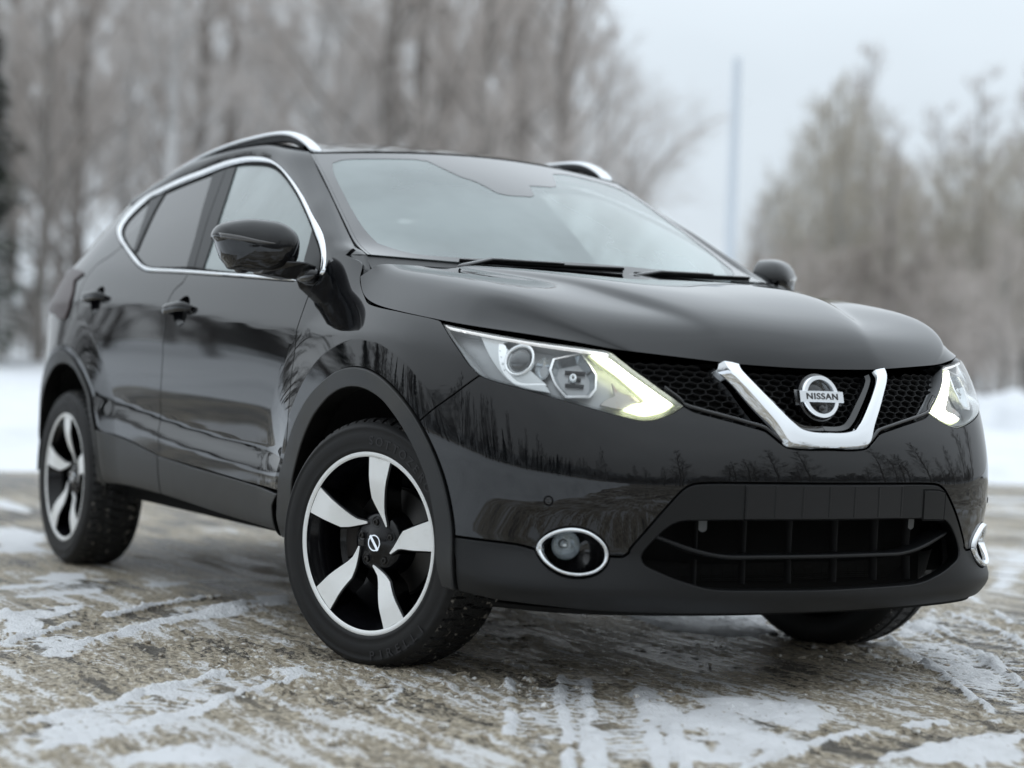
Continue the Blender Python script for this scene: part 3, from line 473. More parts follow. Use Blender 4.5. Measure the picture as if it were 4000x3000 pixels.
def handle(c,door,mir):
    n=20; q=np.array([(c[0]+.063*a*math.cos(t),c[1]+.051*a*math.sin(t)) for a in (1.02,.9,.7,.45,.2,.001) for t in np.linspace(0,2*np.pi,n,endpoint=False)]); N=snormal(BODY,q); dep=np.repeat([-.003,-.014,-.024,-.029,-.031,-.031],n)
    P=BODY(q)+N*dep[:,None]; P=P*([1,-1,1] if mir else 1); mb=MB(); mb.grid(P.reshape(6,n,3),closed_v=True,flip=not mir); mb.build('handle_cup',M['paint'],door)
    t=np.linspace(-1,1,25); q=np.stack([c[0]+.112*t+.012,c[1]+.004-.004*t],1); N=snormal(BODY,q); P=BODY(q)+N*(.030-.030*np.abs(t)**4)[:,None]; r=.0155*(1-.55*np.abs(t)**6); P=P*([1,-1,1] if mir else 1)
    mb=MB(); mb.tube(P,r,14,up=(0,0,1),flat=(.62,1.12)); mb.build('door_handle',M['paint'],door)
for i in (0,1): handle(hf,fd[i],i==1); handle(hr,rd[i],i==1)
# --- lower cladding (dusty plastic) and sills, wheel-arch trims
st=T_['silltop']; sb=T_['sillbot']; fe=xz([(-.516,.432),(-.548,.412),(-.583,.391),(-.606,.33),(-.625,.294)])
gl=T_['gap_b'][i_b:]
clf=st[3:-1]+fe+[sb[i] for i in (6,5,4,3)]+[sb[2]]+gl[:0:-1]
clr=[st[3]]+gl[1:]+[sb[2],sb[1],sb[0]]+ra_out[1:isl+1]+[st[0],st[1],st[2]]
for d,p in ((fd,clf),(rd,clr)): both('lower_cladding',p,M['cladding'],d,off=.006,depth=.03,bev=.004,res=.02)
both('wheel_arch_trim',fa_out+fa_in[::-1],M['cladding'],R2,off=.010,depth=.06,gap=.0006,bev=.005,res=.016); both('wheel_arch_trim',ra_out+ra_in[::-1],M['cladding'],R2,off=.009,depth=.06,gap=.0006,bev=.005,res=.016)
# --- rear quarter, tail lights, tailgate
sq=lambda u:float(s_of_u(u))
quarter=[(sq(17.2),.45),(sq(17.2),.8),(sq(17.2),1.12),(sq(16.9),1.40)]+[dlo[18],dlo[19],dlo[20],dlo[21],dlo[22],dlo[23]]+T_['gap_rd']+ra_out[ira+1:]
quarter=[(sq(17.2),.36),(sq(17.2),.6),(sq(17.2),.9),(sq(17.2),1.16),(sq(16.6),1.40),(sq(15.4),1.452)]+[dlo[i] for i in (18,19,20,21,22,23)]+T_['gap_rd']+ra_out[ira:-1]
both('rear_quarter_panel',quarter,M['paint'],R2)
both('tail_light',[(a,b) for a,b in T_['tail']][:9]+[(sq(16.9),.99),(sq(17.0),1.08),(sq(16.5),1.145),(sq(15.6),1.165)],M['tail'],R2,off=.008,depth=.03,bev=.006)
tgq=np.array([[(s,z) for s in np.linspace(sq(17.2),sq(20),14)] for z in np.linspace(.33,1.46,34)]); P=BODY(tgq.reshape(-1,2)).reshape(34,14,3); P=np.concatenate([P,P[:,::-1][:,1:]*[1,-1,1]],1)
sheet('tailgate',P,M['paint'],car)
# --- bumper
fg=T_['fog']; bl=T_['bumper_low']; up_arc=[fg[i%16] for i in (11,12,13,14,15,16,17,18,19,20)]; lo_arc=[fg[i] for i in (4,5,6,7,8,9,10,11)]
bl_c=[p for p in bl[::-1] if p[0]<fg[4][0]-.012]  # centre -> towards fog
bump=[(0,.566)]+bl_c+up_arc[::-1]+[bl[3],bl[2],bl[1],bl[0]]+[fa_out[i] for i in range(len(fa_out)) if FA_out[i][0]>.2 and bl[0][1]+.012<fa_out[i][1]<T_['fb_gap'][-1][1]-.01]+T_['fb_gap'][::-1]+hl[i508-1:tip:-1]+[hl[tip]]+[(a,b-.004) for a,b in T_['grille_low'][1:-1]]+[(0,.651)]
sensor=(float(s_of_u(TR['sensor'][0][0])),TR['sensor'][0][1])
half=[p for p in bump if abs(p[0])>1e-4]
fb=panel('front_bumper',[(0,.566)]+half+[(0,.651)]+[(-a,b) for a,b in half[::-1]],M['paint'],car,holes=[ell(sensor,.010,.010,16),ell((-sensor[0],sensor[1]),.010,.010,16)],res=.02)
for sg in (1,-1):
    q=np.array([(sg*sensor[0],sensor[1])]); c=BODY(q)[0]; n=snormal(BODY,q)[0]; a=np.cross(n,(0,0,1)); a/=np.linalg.norm(a); b=np.cross(a,n); mb=MB(); an=np.linspace(0,2*np.pi,18,endpoint=False)
    P=np.array([[c+n*h+r*(math.cos(t)*a+math.sin(t)*b) for t in an] for r,h in ((.0092,-.008),(.0092,.001),(.0075,.0022),(.004,.001),(.0001,.001))]); mb.grid(P,closed_v=True); mb.build('parking_sensor',M['gloss'],fb)
lo=T_['lower_open']; lob=T_['lower_open_b']; ch=[(a,b) for a,b in T_['chin']]
hole=[(0,.469)]+lo[:0:-1][:0]+[p for p in lo[::-1]]+lob[1:]+[(0,.2995)]
hh=[p for p in lo[::-1]]+lob[1:]; hole=hh+[(-a,b) for a,b in hh[::-1]]
farc=[p for p in fa_out if p[1]<bl[0][1]-.004][::1]
outer=[(0,.566)]+bl_c+lo_arc+[bl[3],bl[2],bl[1],bl[0]]+[xz([(.4805,.34)])[0],xz([(.483,.30)])[0],xz([(.481,.258)])[0]]+[(sq(5.7),.2475),(sq(5.2),.246),(sq(4.6),.243),(sq(3.8),.238),(sq(3),.234),(sq(2),.231),(sq(1),.229),(0,.228)]
oh=[p for p in outer if abs(p[0])>1e-4]
outer=[(0,.566)]+oh+[(0,.228)]+[(-a,b) for a,b in oh[::-1]]
lb=panel('lower_bumper',outer,M['plastic'],car,holes=[hole],res=.017,depth=.035,bev=.005)
# under-lip
q=np.array([[(s,.232+dz) for dz in (.004,-.012,-.03)] for s in np.linspace(-sq(5.9),sq(5.9),60)]); P=BODY(q.reshape(-1,2)).reshape(60,3,3); d=np.array([0,-.012,-.06]); N=snormal(BODY,q[:,0]); P=P[:,:1]+N[:,None]*(np.array([-.010,-.022,-.10])[None,:,None]); P[:,1,2]-=.022; P[:,2,2]-=.024
sheet('air_dam',P,M['black'],car)
# lower-bumper ribs and inserts: horizontal bar, vertical slats, plate area, tow cover
bar=[(.0,.3765)]
def BO(q,o): return BODY(q)+snormal(BODY,q)*o
hb=np.array([(s,z) for s,z in zip(np.linspace(-1,1,61)*.49,[0]*61)]); t=np.abs(np.linspace(-1,1,61)); hb[:,1]=.376+.048*np.clip((t-.55)/.45,0,1)**1.6
mb=MB(); P=np.stack([BO(hb+[0,dz],o) for dz,o in ((-.005,-.075),(-.005,-.022),(.002,-.018),(.006,-.022),(.006,-.075))],1); mb.grid(P); mb.build('lower_grille_bar',M['plastic'],lb)
for s in (-.37,-.235,-.085,.07,.215,.36):
    for z0,z1 in ((.305,.370),(.384,.466)):
        zz=np.linspace(z0,z1,6); P=np.stack([BO(np.stack([np.full(6,s+ds),zz],1),o) for ds,o in ((-.0018,-.085),(-.0018,-.058),(.0018,-.058),(.0018,-.085))],1); mb=MB(); mb.grid(P); mb.build('grille_slat',M['grille'],lb)
mb=MB()
for i in range(26):
    z=.305+.165*i/25; P=np.array([BO(np.array([(s,z+dz) for s in np.linspace(-.36,.36,20)]),-.17) for dz in (-.0013,.0013)]); mb.grid(np.moveaxis(P,0,1))
for s in np.linspace(-.36,.36,22):
    P=np.array([BO(np.array([(s+ds,z) for z in np.linspace(.30,.47,6)]),-.151) for ds in (-.001,.001)]); mb.grid(np.moveaxis(P,0,1))
mb.build('radiator_grid',M['black'],lb)
for s in (.352,-.355):      # mounting tabs showing at the top corners of the opening
    mb=MB(); q=np.array([[(s+dx,z) for dx in np.linspace(-.012,.012,7)] for z in (.468,.45,.442)]); q[2,:,1]-=.006*(1-np.linspace(-1,1,7)**2); P=np.stack([BO(q[i],-.045) for i in range(3)]); mb.grid(P,flip=True); mb.build('mounting_tab',mat('grey_bracket',(.10,.105,.11),.4),lb)
# recessed plate area with ribs
for s in np.linspace(-.255,.255,7): 
    mb=MB(); zz=np.linspace(.478,.556,5); P=np.stack([BO(np.stack([np.full(5,s+ds),zz],1),o) for ds,o in ((-.005,-.0005),(-.003,.0035),(.003,.0035),(.005,-.0005))],1); mb.grid(P,flip=True); mb.build('plate_mount_rib',M['plastic'],lb)
panel('plate_holder',[(-.262,.4725),(.262,.4725),(.262,.5615),(-.262,.5615)],M['gloss'] if False else M['dark'],lb,off=.0028,depth=.004,res=.03)
panel('tow_eye_cover',[(a,b) for a,b in T_['tow']],M['plastic'],lb,off=.0022,depth=.004,res=.02,bev=.0015)
tw=np.array(smooth_loop(T_['tow'],.01)); c=tw.mean(0); ring=np.stack([BO(c+(tw-c)*k,o) for k,o in ((1.05,.0007),(.97,.0007))]); mb=MB(); mb.grid(ring,closed_v=True,flip=True); mb.build('tow_cover_gap',M['black'],lb)
# --- fog lights
fin=T_['fog_in']
for sg in (1,-1):
    base=np.array(smooth_loop(fg,.012)); ib=np.array(smooth_loop(fin,.012)); n=64
    def loop(l): 
        l=np.array(l); l=np.concatenate([l,l[:1]]); l=resample(l,n+1)[:-1]; k=np.argmin(l[:,0]); return np.roll(l,-k,0)
    A=loop(base); B=loop(ib); 
    if area(A)*area(B)<0: B=np.roll(B[::-1],1,0)
    rows=[(A,-.004),(A*.97+B*.03,.006),(A*.75+B*.25,.013),(A*.45+B*.55,.013),(A*.15+B*.85,.006),(B,-.004)]
    P=np.stack([BO(q,o) for q,o in rows]); P=P*[1,sg,1]; P[...,1]*=1
    fo=empty('fog_light',car); mb=MB(); mb.grid(P,closed_v=True,flip=(sg<0)); mb.build('fog_ring',M['chrome'],fo)
    cB=B.mean(0); rows=[(B,-.004),(cB+(B-cB)*.97,-.02),(cB+(B-cB)*.9,-.06),(cB+(B-cB)*.5,-.075),(cB+(B-cB)*.01,-.075)]
    P=np.stack([BO(q,o) for q,o in rows])*[1,sg,1]; mb=MB(); mb.grid(P,closed_v=True,flip=(sg<0)); mb.build('fog_recess',M['gloss'],fo)
    c=BO(np.array([(cB[0]+.030,cB[1]+.010)]),-.040)[0]*[1,sg,1]; ax=np.array([.92,-.38*sg,0]); a2=np.array([.38*sg,.92,0]); 
    def cap(prof,nm,m):
        an=np.linspace(0,2*np.pi,32,endpoint=False); P=np.array([[c+ax*h+r*(math.cos(t)*a2+math.sin(t)*np.array([0,0,1])) for t in an] for r,h in prof]); b=MB(); b.grid(P,closed_v=True); b.build(nm,m,fo)
    cap([(.036,.012),(.034,.004),(.028,-.012),(.016,-.022),(.001,-.026)],'fog_reflector',M['reflector'])
    cap([(.009,-.02),(.009,.004),(.006,.009),(.0005,.010)],'fog_bulb',M['reflector'])
    cap([(.038,-.004),(.037,.012),(.03,.019),(.018,.024),(.0005,.026)],'fog_lens',M['lens'])
# --- grille
gs=T_['grille_side']; gl_=T_['grille_low']
gtop=[(float(s_of_u(u)),z) for u,z in ((3.55,.888),(2.866,.882),(1.677,.868),(.9,.861),(0,.8585))]
gh=gs+gl_[:-1]; gpoly=[(0,.8585)]+gtop[-2::-1]+gh+[(0,.652)]
gp=sym([p for p in [(0,.8585)]+gtop[-2::-1]+gh])  # top centre outwards then down
gp=[(0,.862)]+[(a,b+.004) for a,b in gtop[-2::-1]]+gh+[(0,.652)]+[(-a,b) for a,b in (gtop[-2::-1]+gh)[::-1]]
gr=panel('grille',gp,M['black'],car,off=-.060,depth=.002,res=.04,gap=-.01)
GP=np.array(smooth_loop(gp,.02))
mb=MB(); hw,hh_=.0205,.0105; nx=25
def seg(a,b):
    t=np.array([a,b]); d=(t[1]-t[0])/np.linalg.norm(t[1]-t[0]); w=np.array([-d[1],d[0]])*.0011
    ins=pip(GP,t)
    if not ins.all(): return
    P=np.array([[*BO(t+w*k,o)] for k,o in ((1,-.046),(1,-.030),(-1,-.030),(-1,-.046))]); mb.grid(np.moveaxis(P,0,1))
for j in range(-1,14):
    zc=.66+j*hh_*1.5*1.0
    for i in range(-nx,nx+1):
        xc=(i+(.5 if j%2 else 0))*hw*2
        if abs(xc)>.56: continue
        v=[(xc,zc+hh_),(xc+hw,zc+hh_*.5),(xc+hw,zc-hh_*.5),(xc,zc-hh_),(xc-hw,zc-hh_*.5),(xc-hw,zc+hh_*.5)]
        for a,b in ((0,1),(1,2),(5,0)): seg(v[a],v[b])
mb.build('grille_mesh',M['grille'],gr)
# black lower lip of the grille
gi=np.array(curve_res(gs[3:]+gl_,70)); A=gi.copy(); B=gi+[0,.011]
for mi in (False,True): strip('grille_lip',A+[0,.001],B,M['gloss'],gr,.003,mirror=mi)
# chrome V
vf=T_['v_face']; vi=T_['v_in']; n=46
A=curve_res([(vf[0][0]+.005,.859)]+vf,n,corner=60); B=curve_res([(vi[0][0]+.002,.853)]+vi,n,corner=60); B[-1]=(0,B[-1][1]); A[-1]=(0,A[-1][1])
A=np.concatenate([A,(A*[-1,1])[-2::-1]]); B=np.concatenate([B,(B*[-1,1])[-2::-1]])
D_=B-A; D_/=np.linalg.norm(D_,axis=1,keepdims=True)
w=np.clip(np.abs(A[:,0])/.12,0,1)[:,None]
rows=[(A-D_*(.006+.024*w),-.046),(A-D_*(.004+.011*w),-.012),(A-D_*.001,.0125),(A+D_*.0015,.0150),(A*.5+B*.5,.0165),(B-D_*.0015,.0150),(B,.0125),(B+D_*.006,-.012),(B+D_*.008,-.046)]
P=np.stack([BO(q,o) for q,o in rows],1); mb=MB(); mb.grid(P); b=len(mb.V); k=P.shape[1]; mb.F+=[tuple(range(k))[::-1],tuple((len(A)-1)*k+i for i in range(k))]
mb.build('grille_chrome_trim',M['chrome'],gr,auto=.5)
A2=B+D_*.010; B2=B+D_*.024; P=np.stack([BO(q,o) for q,o in ((A2,-.04),(A2,-.004),(B2,-.010),(B2,-.04))],1); mb=MB(); mb.grid(P); mb.build('grille_inner_trim',M['gloss'],gr,auto=.5)
# badge: ring, bar, letters
bz=.781; bc=BO(np.array([(0,bz)]),.010)[0]; bn=snormal(BODY,np.array([(0,bz)]))[0]; bn=np.array([.97,0,.24]); bn/=np.linalg.norm(bn); ba=np.array([0,1,0.]); bb=np.cross(bn,ba)  # ba to image right
bd=empty('badge',gr)
def bp3(x,y,h): return bc+ba*x+bb*y+bn*h
mb=MB(); an=np.linspace(0,2*np.pi,72,endpoint=False); rr=[(.0425,-.014),(.0425,-.002),(.0455,.005),(.0555,.0055),(.0595,-.002),(.0595,-.014)]
mb.grid(np.array([[bp3(r*1.02*math.cos(t),r*math.sin(t),h) for t in an] for r,h in rr]),closed_v=True,flip=True); mb.build('badge_ring',M['chrome'],bd,auto=.6)
mb=MB(); xs=np.linspace(-1,1,17); prof=[(-.0150,-.012),(-.0150,.007),(-.0135,.0090),(.0135,.0090),(.0150,.007),(.0150,-.012)]
P=np.array([[bp3(x*.0715,y,h-.003*x*x) for y,h in prof] for x in xs]); mb.grid(P); k=len(prof); mb.F+=[tuple(range(k)),tuple(16*k+i for i in range(k))[::-1]]; mb.build('badge_bar',M['satin'],bd,auto=.5)
mb=MB(); mb.grid(np.array([[bp3(r*math.cos(t),r*math.sin(t),h) for t in an] for r,h in ((.0645,-.03),(.0645,-.012),(.0625,-.006),(.001,-.006))]),closed_v=True,flip=True)
P=np.array([[bp3(x*.076,y,h) for y,h in ((-.020,-.03),(-.020,-.010),(.020,-.010),(.020,-.03))] for x in xs]); mb.grid(P); mb.build('badge_back',M['gloss'],bd)
mb=MB(); 
for r,h in ((.009,.004),): mb.grid(np.array([[bp3(rr_*math.cos(t),-.030+rr_*math.sin(t),hh2) for t in an[::4]] for rr_,hh2 in ((.010,-.006),(.010,.002),(.006,.005),(.0005,.005))]),closed_v=True,flip=True)
mb.build('front_camera',M['gloss'],bd)
def text_mesh(body,size,ext,spacing=1.0,sx=1.0,bold=0.0):
    cu=bpy.data.curves.new('txt','FONT'); cu.body=body; cu.size=size; cu.extrude=ext; cu.align_x='CENTER'; cu.align_y='CENTER'; cu.space_character=spacing; cu.offset=bold
    o=bpy.data.objects.new('txt',cu); COL.objects.link(o); dg=bpy.context.evaluated_depsgraph_get(); me=bpy.data.meshes.new_from_object(o.evaluated_get(dg)); V=np.array([v.co for v in me.vertices])*[sx,1,1]; F=[tuple(p.vertices) for p in me.polygons]
    bpy.data.objects.remove(o); bpy.data.curves.remove(cu); bpy.data.meshes.remove(me); return V,F
V,F=text_mesh('NISSAN',.0225,.0008,1.12,1.28,.0004); cy=(V[:,1].max()+V[:,1].min())/2; cx=(V[:,0].max()+V[:,0].min())/2
P=np.array([bp3(v[0]-cx,v[1]-cy,.0094+v[2]-.003*((v[0]-cx)/.0715)**2) for v in V]); mk('badge_lettering',P,F,M['gloss'],bd,smooth=False)
# --- headlights
cs=T_['chrome_strip']; drl=T_['drl']
def inside(poly,host,m):
    h=np.array(smooth_loop(host,.01)); h=h if area(h)>0 else h[::-1]; hi=inset(h,m); q=np.array(smooth_loop(poly,.012)); k=~pip(hi,q); out=q.copy()
    for i in np.where(k)[0]: out[i]=hi[np.argmin(((hi-q[i])**2).sum(1))]
    return [tuple(p) for p in out]
drl=inside(drl,hl,.009); cs=inside(cs,hl,.004)
for mi in (False,True):
    H=empty('headlight',car); k=dict(mirror=mi)
    panel('lamp_lens',hl,M['lens'],H,off=.003,depth=.02,bev=.003,res=.018,**k)
    panel('lamp_housing',hl,M['lamp_grey'],H,off=-.050,depth=.002,res=.03,gap=-.004,**k)
    hlp=np.array(smooth_loop(hl,.012)); Q=np.stack([BO(hlp,o) for o in (-.002,-.03,-.06)]); Q=Q*([1,-1,1] if mi else 1); mb=MB(); mb.grid(Q,closed_v=True,flip=mi); mb.build('lamp_wall',M['lamp_grey'],H)
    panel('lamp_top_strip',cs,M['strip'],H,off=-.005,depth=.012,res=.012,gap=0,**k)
    panel('running_light',drl,M['drl'],H,off=-.009,depth=.012,res=.012,gap=.001,bev=.002,corner=70,**k)
    panel('glow_rim',drl,M['drl_edge'],H,off=-.015,depth=.008,res=.012,gap=-.0045,corner=70,bev=.002,**k)
    panel('side_reflector',T_['amber'],M['amber'],H,off=-.030,depth=.006,res=.02,gap=0,**k)
    oc=T_['octo']
    O_=np.array(oc); cO=O_.mean(0); ro=[]
    L=np.array(smooth_loop(oc,.008,25)); mb=MB(); Q=np.stack([BO(cO+(L-cO)*s,o) for s,o in ((1.10,-.03),(1.10,-.022),(1.0,-.020),(.95,-.046))]); Q=Q*([1,-1,1] if mi else 1); mb.grid(Q,closed_v=True,flip=mi); mb.build('reflector_bezel',M['bezel'],H,auto=.6)
    kk=np.array([1,-1,1] if mi else [1,1,1]); mb=MB(); Q=np.stack([BO(cO+(L-cO)*s,o) for s,o in ((.97,-.024),(.90,-.040),(.72,-.058),(.5,-.066),(.25,-.070),(.01,-.071))])*kk; mb.grid(Q,closed_v=True,flip=mi); mb.build('reflector_bowl',M['reflector'],H,auto=.35)
    mb=MB()
    for dz,w in ((.020,.034),(-.016,.030),(.002,.020)):
        q=np.stack([cO[0]+np.linspace(-w,w,9),np.full(9,cO[1]+dz)],1); Q=np.stack([BO(q+[0,e],o) for e,o in ((-.003,-.06),(-.002,-.036),(.002,-.036),(.003,-.06))],1)*kk; mb.grid(Q,flip=mi)
    mb.build('reflector_bracket',M['lamp_dark'],H)
    mb=MB(); an=np.linspace(0,2*np.pi,24,endpoint=False); Q=np.stack([BO(np.stack([cO[0]+.006+r*np.cos(an),cO[1]+r*np.sin(an)],1),o) for r,o in ((.012,-.06),(.012,-.030),(.010,-.027),(.0045,-.027),(.004,-.045),(.0002,-.045))])*kk; mb.grid(Q,closed_v=True,flip=mi); mb.build('bulb_shield',M['reflector'],H)
    pr=np.array(T_['proj']); c=pr.mean(0); ra=(pr[1][0]-pr[3][0])/2; rz=(pr[0][1]-pr[2][1])/2; an=np.linspace(0,2*np.pi,48,endpoint=False); el=lambda s:np.stack([c[0]+abs(ra)*s*np.cos(an),c[1]+rz*s*np.sin(an)],1)
    mb=MB(); Q=np.stack([BO(el(s),o) for s,o in ((1.02,-.05),(1.02,-.018),(.94,-.012),(.80,-.020),(.78,-.045))]); Q=Q*([1,-1,1] if mi else 1); mb.grid(Q,closed_v=True,flip=mi); mb.build('projector_ring',M['bezel'],H)
    mb=MB(); Q=np.stack([BO(el(s),o) for s,o in ((.80,-.034),(.74,-.022),(.6,-.015),(.4,-.010),(.2,-.007),(.001,-.006))]); Q=Q*([1,-1,1] if mi else 1); mb.grid(Q,closed_v=True,flip=mi); mb.build('projector_glass',M['projector'],H)
    ps=T_['proj_surround']; panel('projector_surround',ps,M['bezel'],H,off=-.022,depth=.012,res=.012,gap=0,**k)
    mr=np.array(T_['midref']); c=mr.mean(0); ra2=abs(mr[1][0]-mr[3][0])/2; rz2=(mr[0][1]-mr[2][1])/2
    mb=MB(); Q=np.stack([BO(np.stack([c[0]+ra2*s*np.cos(an),c[1]+rz2*s*np.sin(an)],1),o) for s,o in ((1,-.032),(.85,-.04),(.5,-.052),(.01,-.055))]); Q=Q*([1,-1,1] if mi else 1); mb.grid(Q,closed_v=True,flip=mi); mb.build('side_lamp_reflector',M['reflector'],H)
    # pale inner shield panel between the rear tip and the projector
    panel('inner_shield',[hl[1],hl[2],(float(T_['proj_surround'][1][0])+.004,T_['proj_surround'][1][1]),T_['proj_surround'][7],T_['proj_surround'][6],(hl[i508-4][0],hl[i508-4][1]+.012),(hl[i508-2][0],hl[i508-2][1]+.008)],mat('lamp_shield',(.62,.64,.65),.3,.4),H,off=-.022,depth=.004,res=.02,gap=0,**k)
# --- hood
HQ=[(s,-5) for s in np.linspace(0,7,36)]+[(7,t) for t in np.linspace(-5,5,60)[1:]]+[(s,5) for s in np.linspace(7,0,36)[1:]]+[(0,t) for t in np.linspace(5,-5,60)[1:-1]]
def HS(q): 
    q=np.asarray(q,float); return HOOD(q[:,0]*2.0,q[:,1]*1.0)
def hood_obj():
    n,m=150,161; s=np.linspace(0,7,n); s=7*(s/7)**1.25; t=np.linspace(-5,5,m); S_,T2=np.meshgrid(s,t,indexing='ij'); q=np.stack([S_.ravel(),T2.ravel()],1)
    f=lambda q:HOOD(q[:,0],q[:,1]); e=3e-3; a=f(q+[e,0])-f(q-[e,0]); b=f(q+[0,e])-f(q-[0,e]); N=np.cross(b,a); N/=np.linalg.norm(N,axis=1,keepdims=True)
    P=f(q).reshape(n,m,3); N=N.reshape(n,m,3); mb=MB(); F=[]
    for i in range(n-1):
        for j in range(m-1): F.append((i*m+j,i*m+j+1,(i+1)*m+j+1,(i+1)*m+j))
    mb.add(P.reshape(-1,3),F,N.reshape(-1,3))
    idx=[(i,0) for i in range(n)]+[(n-1,j) for j in range(1,m)]+[(i,m-1) for i in range(n-2,-1,-1)]+[(0,j) for j in range(m-2,0,-1)]
    L=np.array([P[i,j] for i,j in idx]); LN=np.array([N[i,j] for i,j in idx]); tn=np.roll(L,-1,0)-np.roll(L,1,0); tn/=np.linalg.norm(tn,axis=1,keepdims=True); out=np.cross(tn,LN); cen=L.mean(0); 
    if ((L-cen)*out).sum()<0: out=-out
    out/=np.linalg.norm(out,axis=1,keepdims=True); L1=L+out*.0012-LN*.0014; L2=L1-LN*.014; k=len(L); F=[(i,k+i,k+(i+1)%k,(i+1)%k) for i in range(k)]
    mb.add(np.concatenate([L,L1]),F,np.concatenate([LN,out*.9+LN*.4])); mb.add(np.concatenate([L1,L2]),F,np.concatenate([out,out]))
    return mk('hood',mb.V,mb.F,M['paint'],car,mb.N)
hood=hood_obj()
for mi in (False,True):
    A=BODY(np.array(resample(xz([(-.338,1.1405),(-.29,1.1295),(-.235,1.1115),(-.215,1.092),(-.207,1.076)]),16))); w=np.linspace(0,1,16); Bp=np.array([[-.333,-.733,1.143]]+[HOOD([7.],[-t])[0]*1 for t in (4.0,4.3,4.6,4.95)]); Bp[1:]+=[-.004,0,-.016]; B=np.stack([np.interp(w,np.linspace(0,1,5),Bp[:,i]) for i in range(3)],1)
    P=np.stack([A+[0,.002,-.0015],A*.7+B*.3+[0,0,-.001],A*.35+B*.65-[0,0,.002],B,B-[0,0,.02]],1)*([1,-1,1] if mi else [1,1,1]); mb=MB(); mb.grid(P,flip=mi); mb.build('fender_corner_shade',M['plastic'],car)  # black filler patch; its colour stands in for a shadow gap
# --- cowl, windscreen, roof
b=np.linspace(-1,1,61); top=_WB(b)+[-.004,0,-.002]; fr=HOOD(np.full(61,7.0),b*3.75)+[.012,0,-.016]; P=np.stack([fr,fr*.5+top*.5+[0,0,-.010],top],1); sheet('windscreen_cowl',P,M['plastic'],car,flip=True)
def patch(name,f,A,B,m,parent,off=0,flip=False):
    a,b=np.meshgrid(A,B,indexing='ij'); q=np.stack([a.ravel(),b.ravel()],1); g=lambda q:f(q[:,0],q[:,1]); e=1e-3; n=np.cross(g(q+[0,e])-g(q-[0,e]),g(q+[e,0])-g(q-[e,0])); n/=np.linalg.norm(n,axis=1,keepdims=True); P=(g(q)+n*off).reshape(len(A),len(B),3); mb=MB(); F=[]; m_=len(B)
    for i in range(len(A)-1):
        for j in range(m_-1): F.append((i*m_+j,i*m_+j+1,(i+1)*m_+j+1,(i+1)*m_+j))
    return mk(name,P.reshape(-1,3),F,m,parent,n)
wsO=patch('windscreen',WS,np.linspace(0,.995,40),np.linspace(-.995,.995,80),M['screen'],car)
WSq=lambda q:WS(q[:,0],q[:,1])
# frit border + camera cover on the inside of the glass
fo=[(.002,-.995),(.002,.995),(.993,.995),(.993,-.995)]
fi=[(.075,-.84),(.045,-.78),(.040,-.6),(.055,-.3),(.062,0),(.055,.3),(.040,.6),(.045,.78),(.075,.84),(.14,.905),(.3,.93),(.55,.938),(.80,.932),(.89,.91),(.925,.84),(.930,.66),(.925,.46),(.91,.40),(.895,.345),(.745,.245),(.715,.20),(.700,.05),(.60,.012),(.582,-.02),(.582,-.15),(.60,-.19),(.70,-.245),(.745,-.30),(.885,-.385),(.91,-.40),(.925,-.46),(.930,-.66),(.925,-.84),(.89,-.91),(.80,-.932),(.55,-.938),(.3,-.93),(.14,-.905)]
panel('windscreen_frit',fo,M['frit'],wsO,holes=[fi],S=WSq,off=.0015,depth=.001,gap=0,bev=.0005,res=.035,corner=25)
A=np.linspace(0,1,30); 
for sg in (1,-1):
    P=np.stack([WS(A,np.full(30,sg*k)) for k in (1.0,.982)],1); P[:,1,2]+=.002; P[:,0,2]-=.003; mb=MB(); mb.grid(P,flip=sg>0); mb.build('windscreen_seal',M['black'],wsO)
rf=patch('roof',lambda s,t:ROOF(s,t),np.linspace(0,1,50),np.linspace(-1,1,41),M['paint'],car)
mb=MB(); P=np.stack([ROOF(np.zeros(41),np.linspace(-1,1,41))+[0,0,-.001],ROOF(np.zeros(41),np.linspace(-1,1,41))+[0.004,0,-.012]],1); mb.grid(P,flip=True); mb.build('roof_front_flange',M['black'],rf)
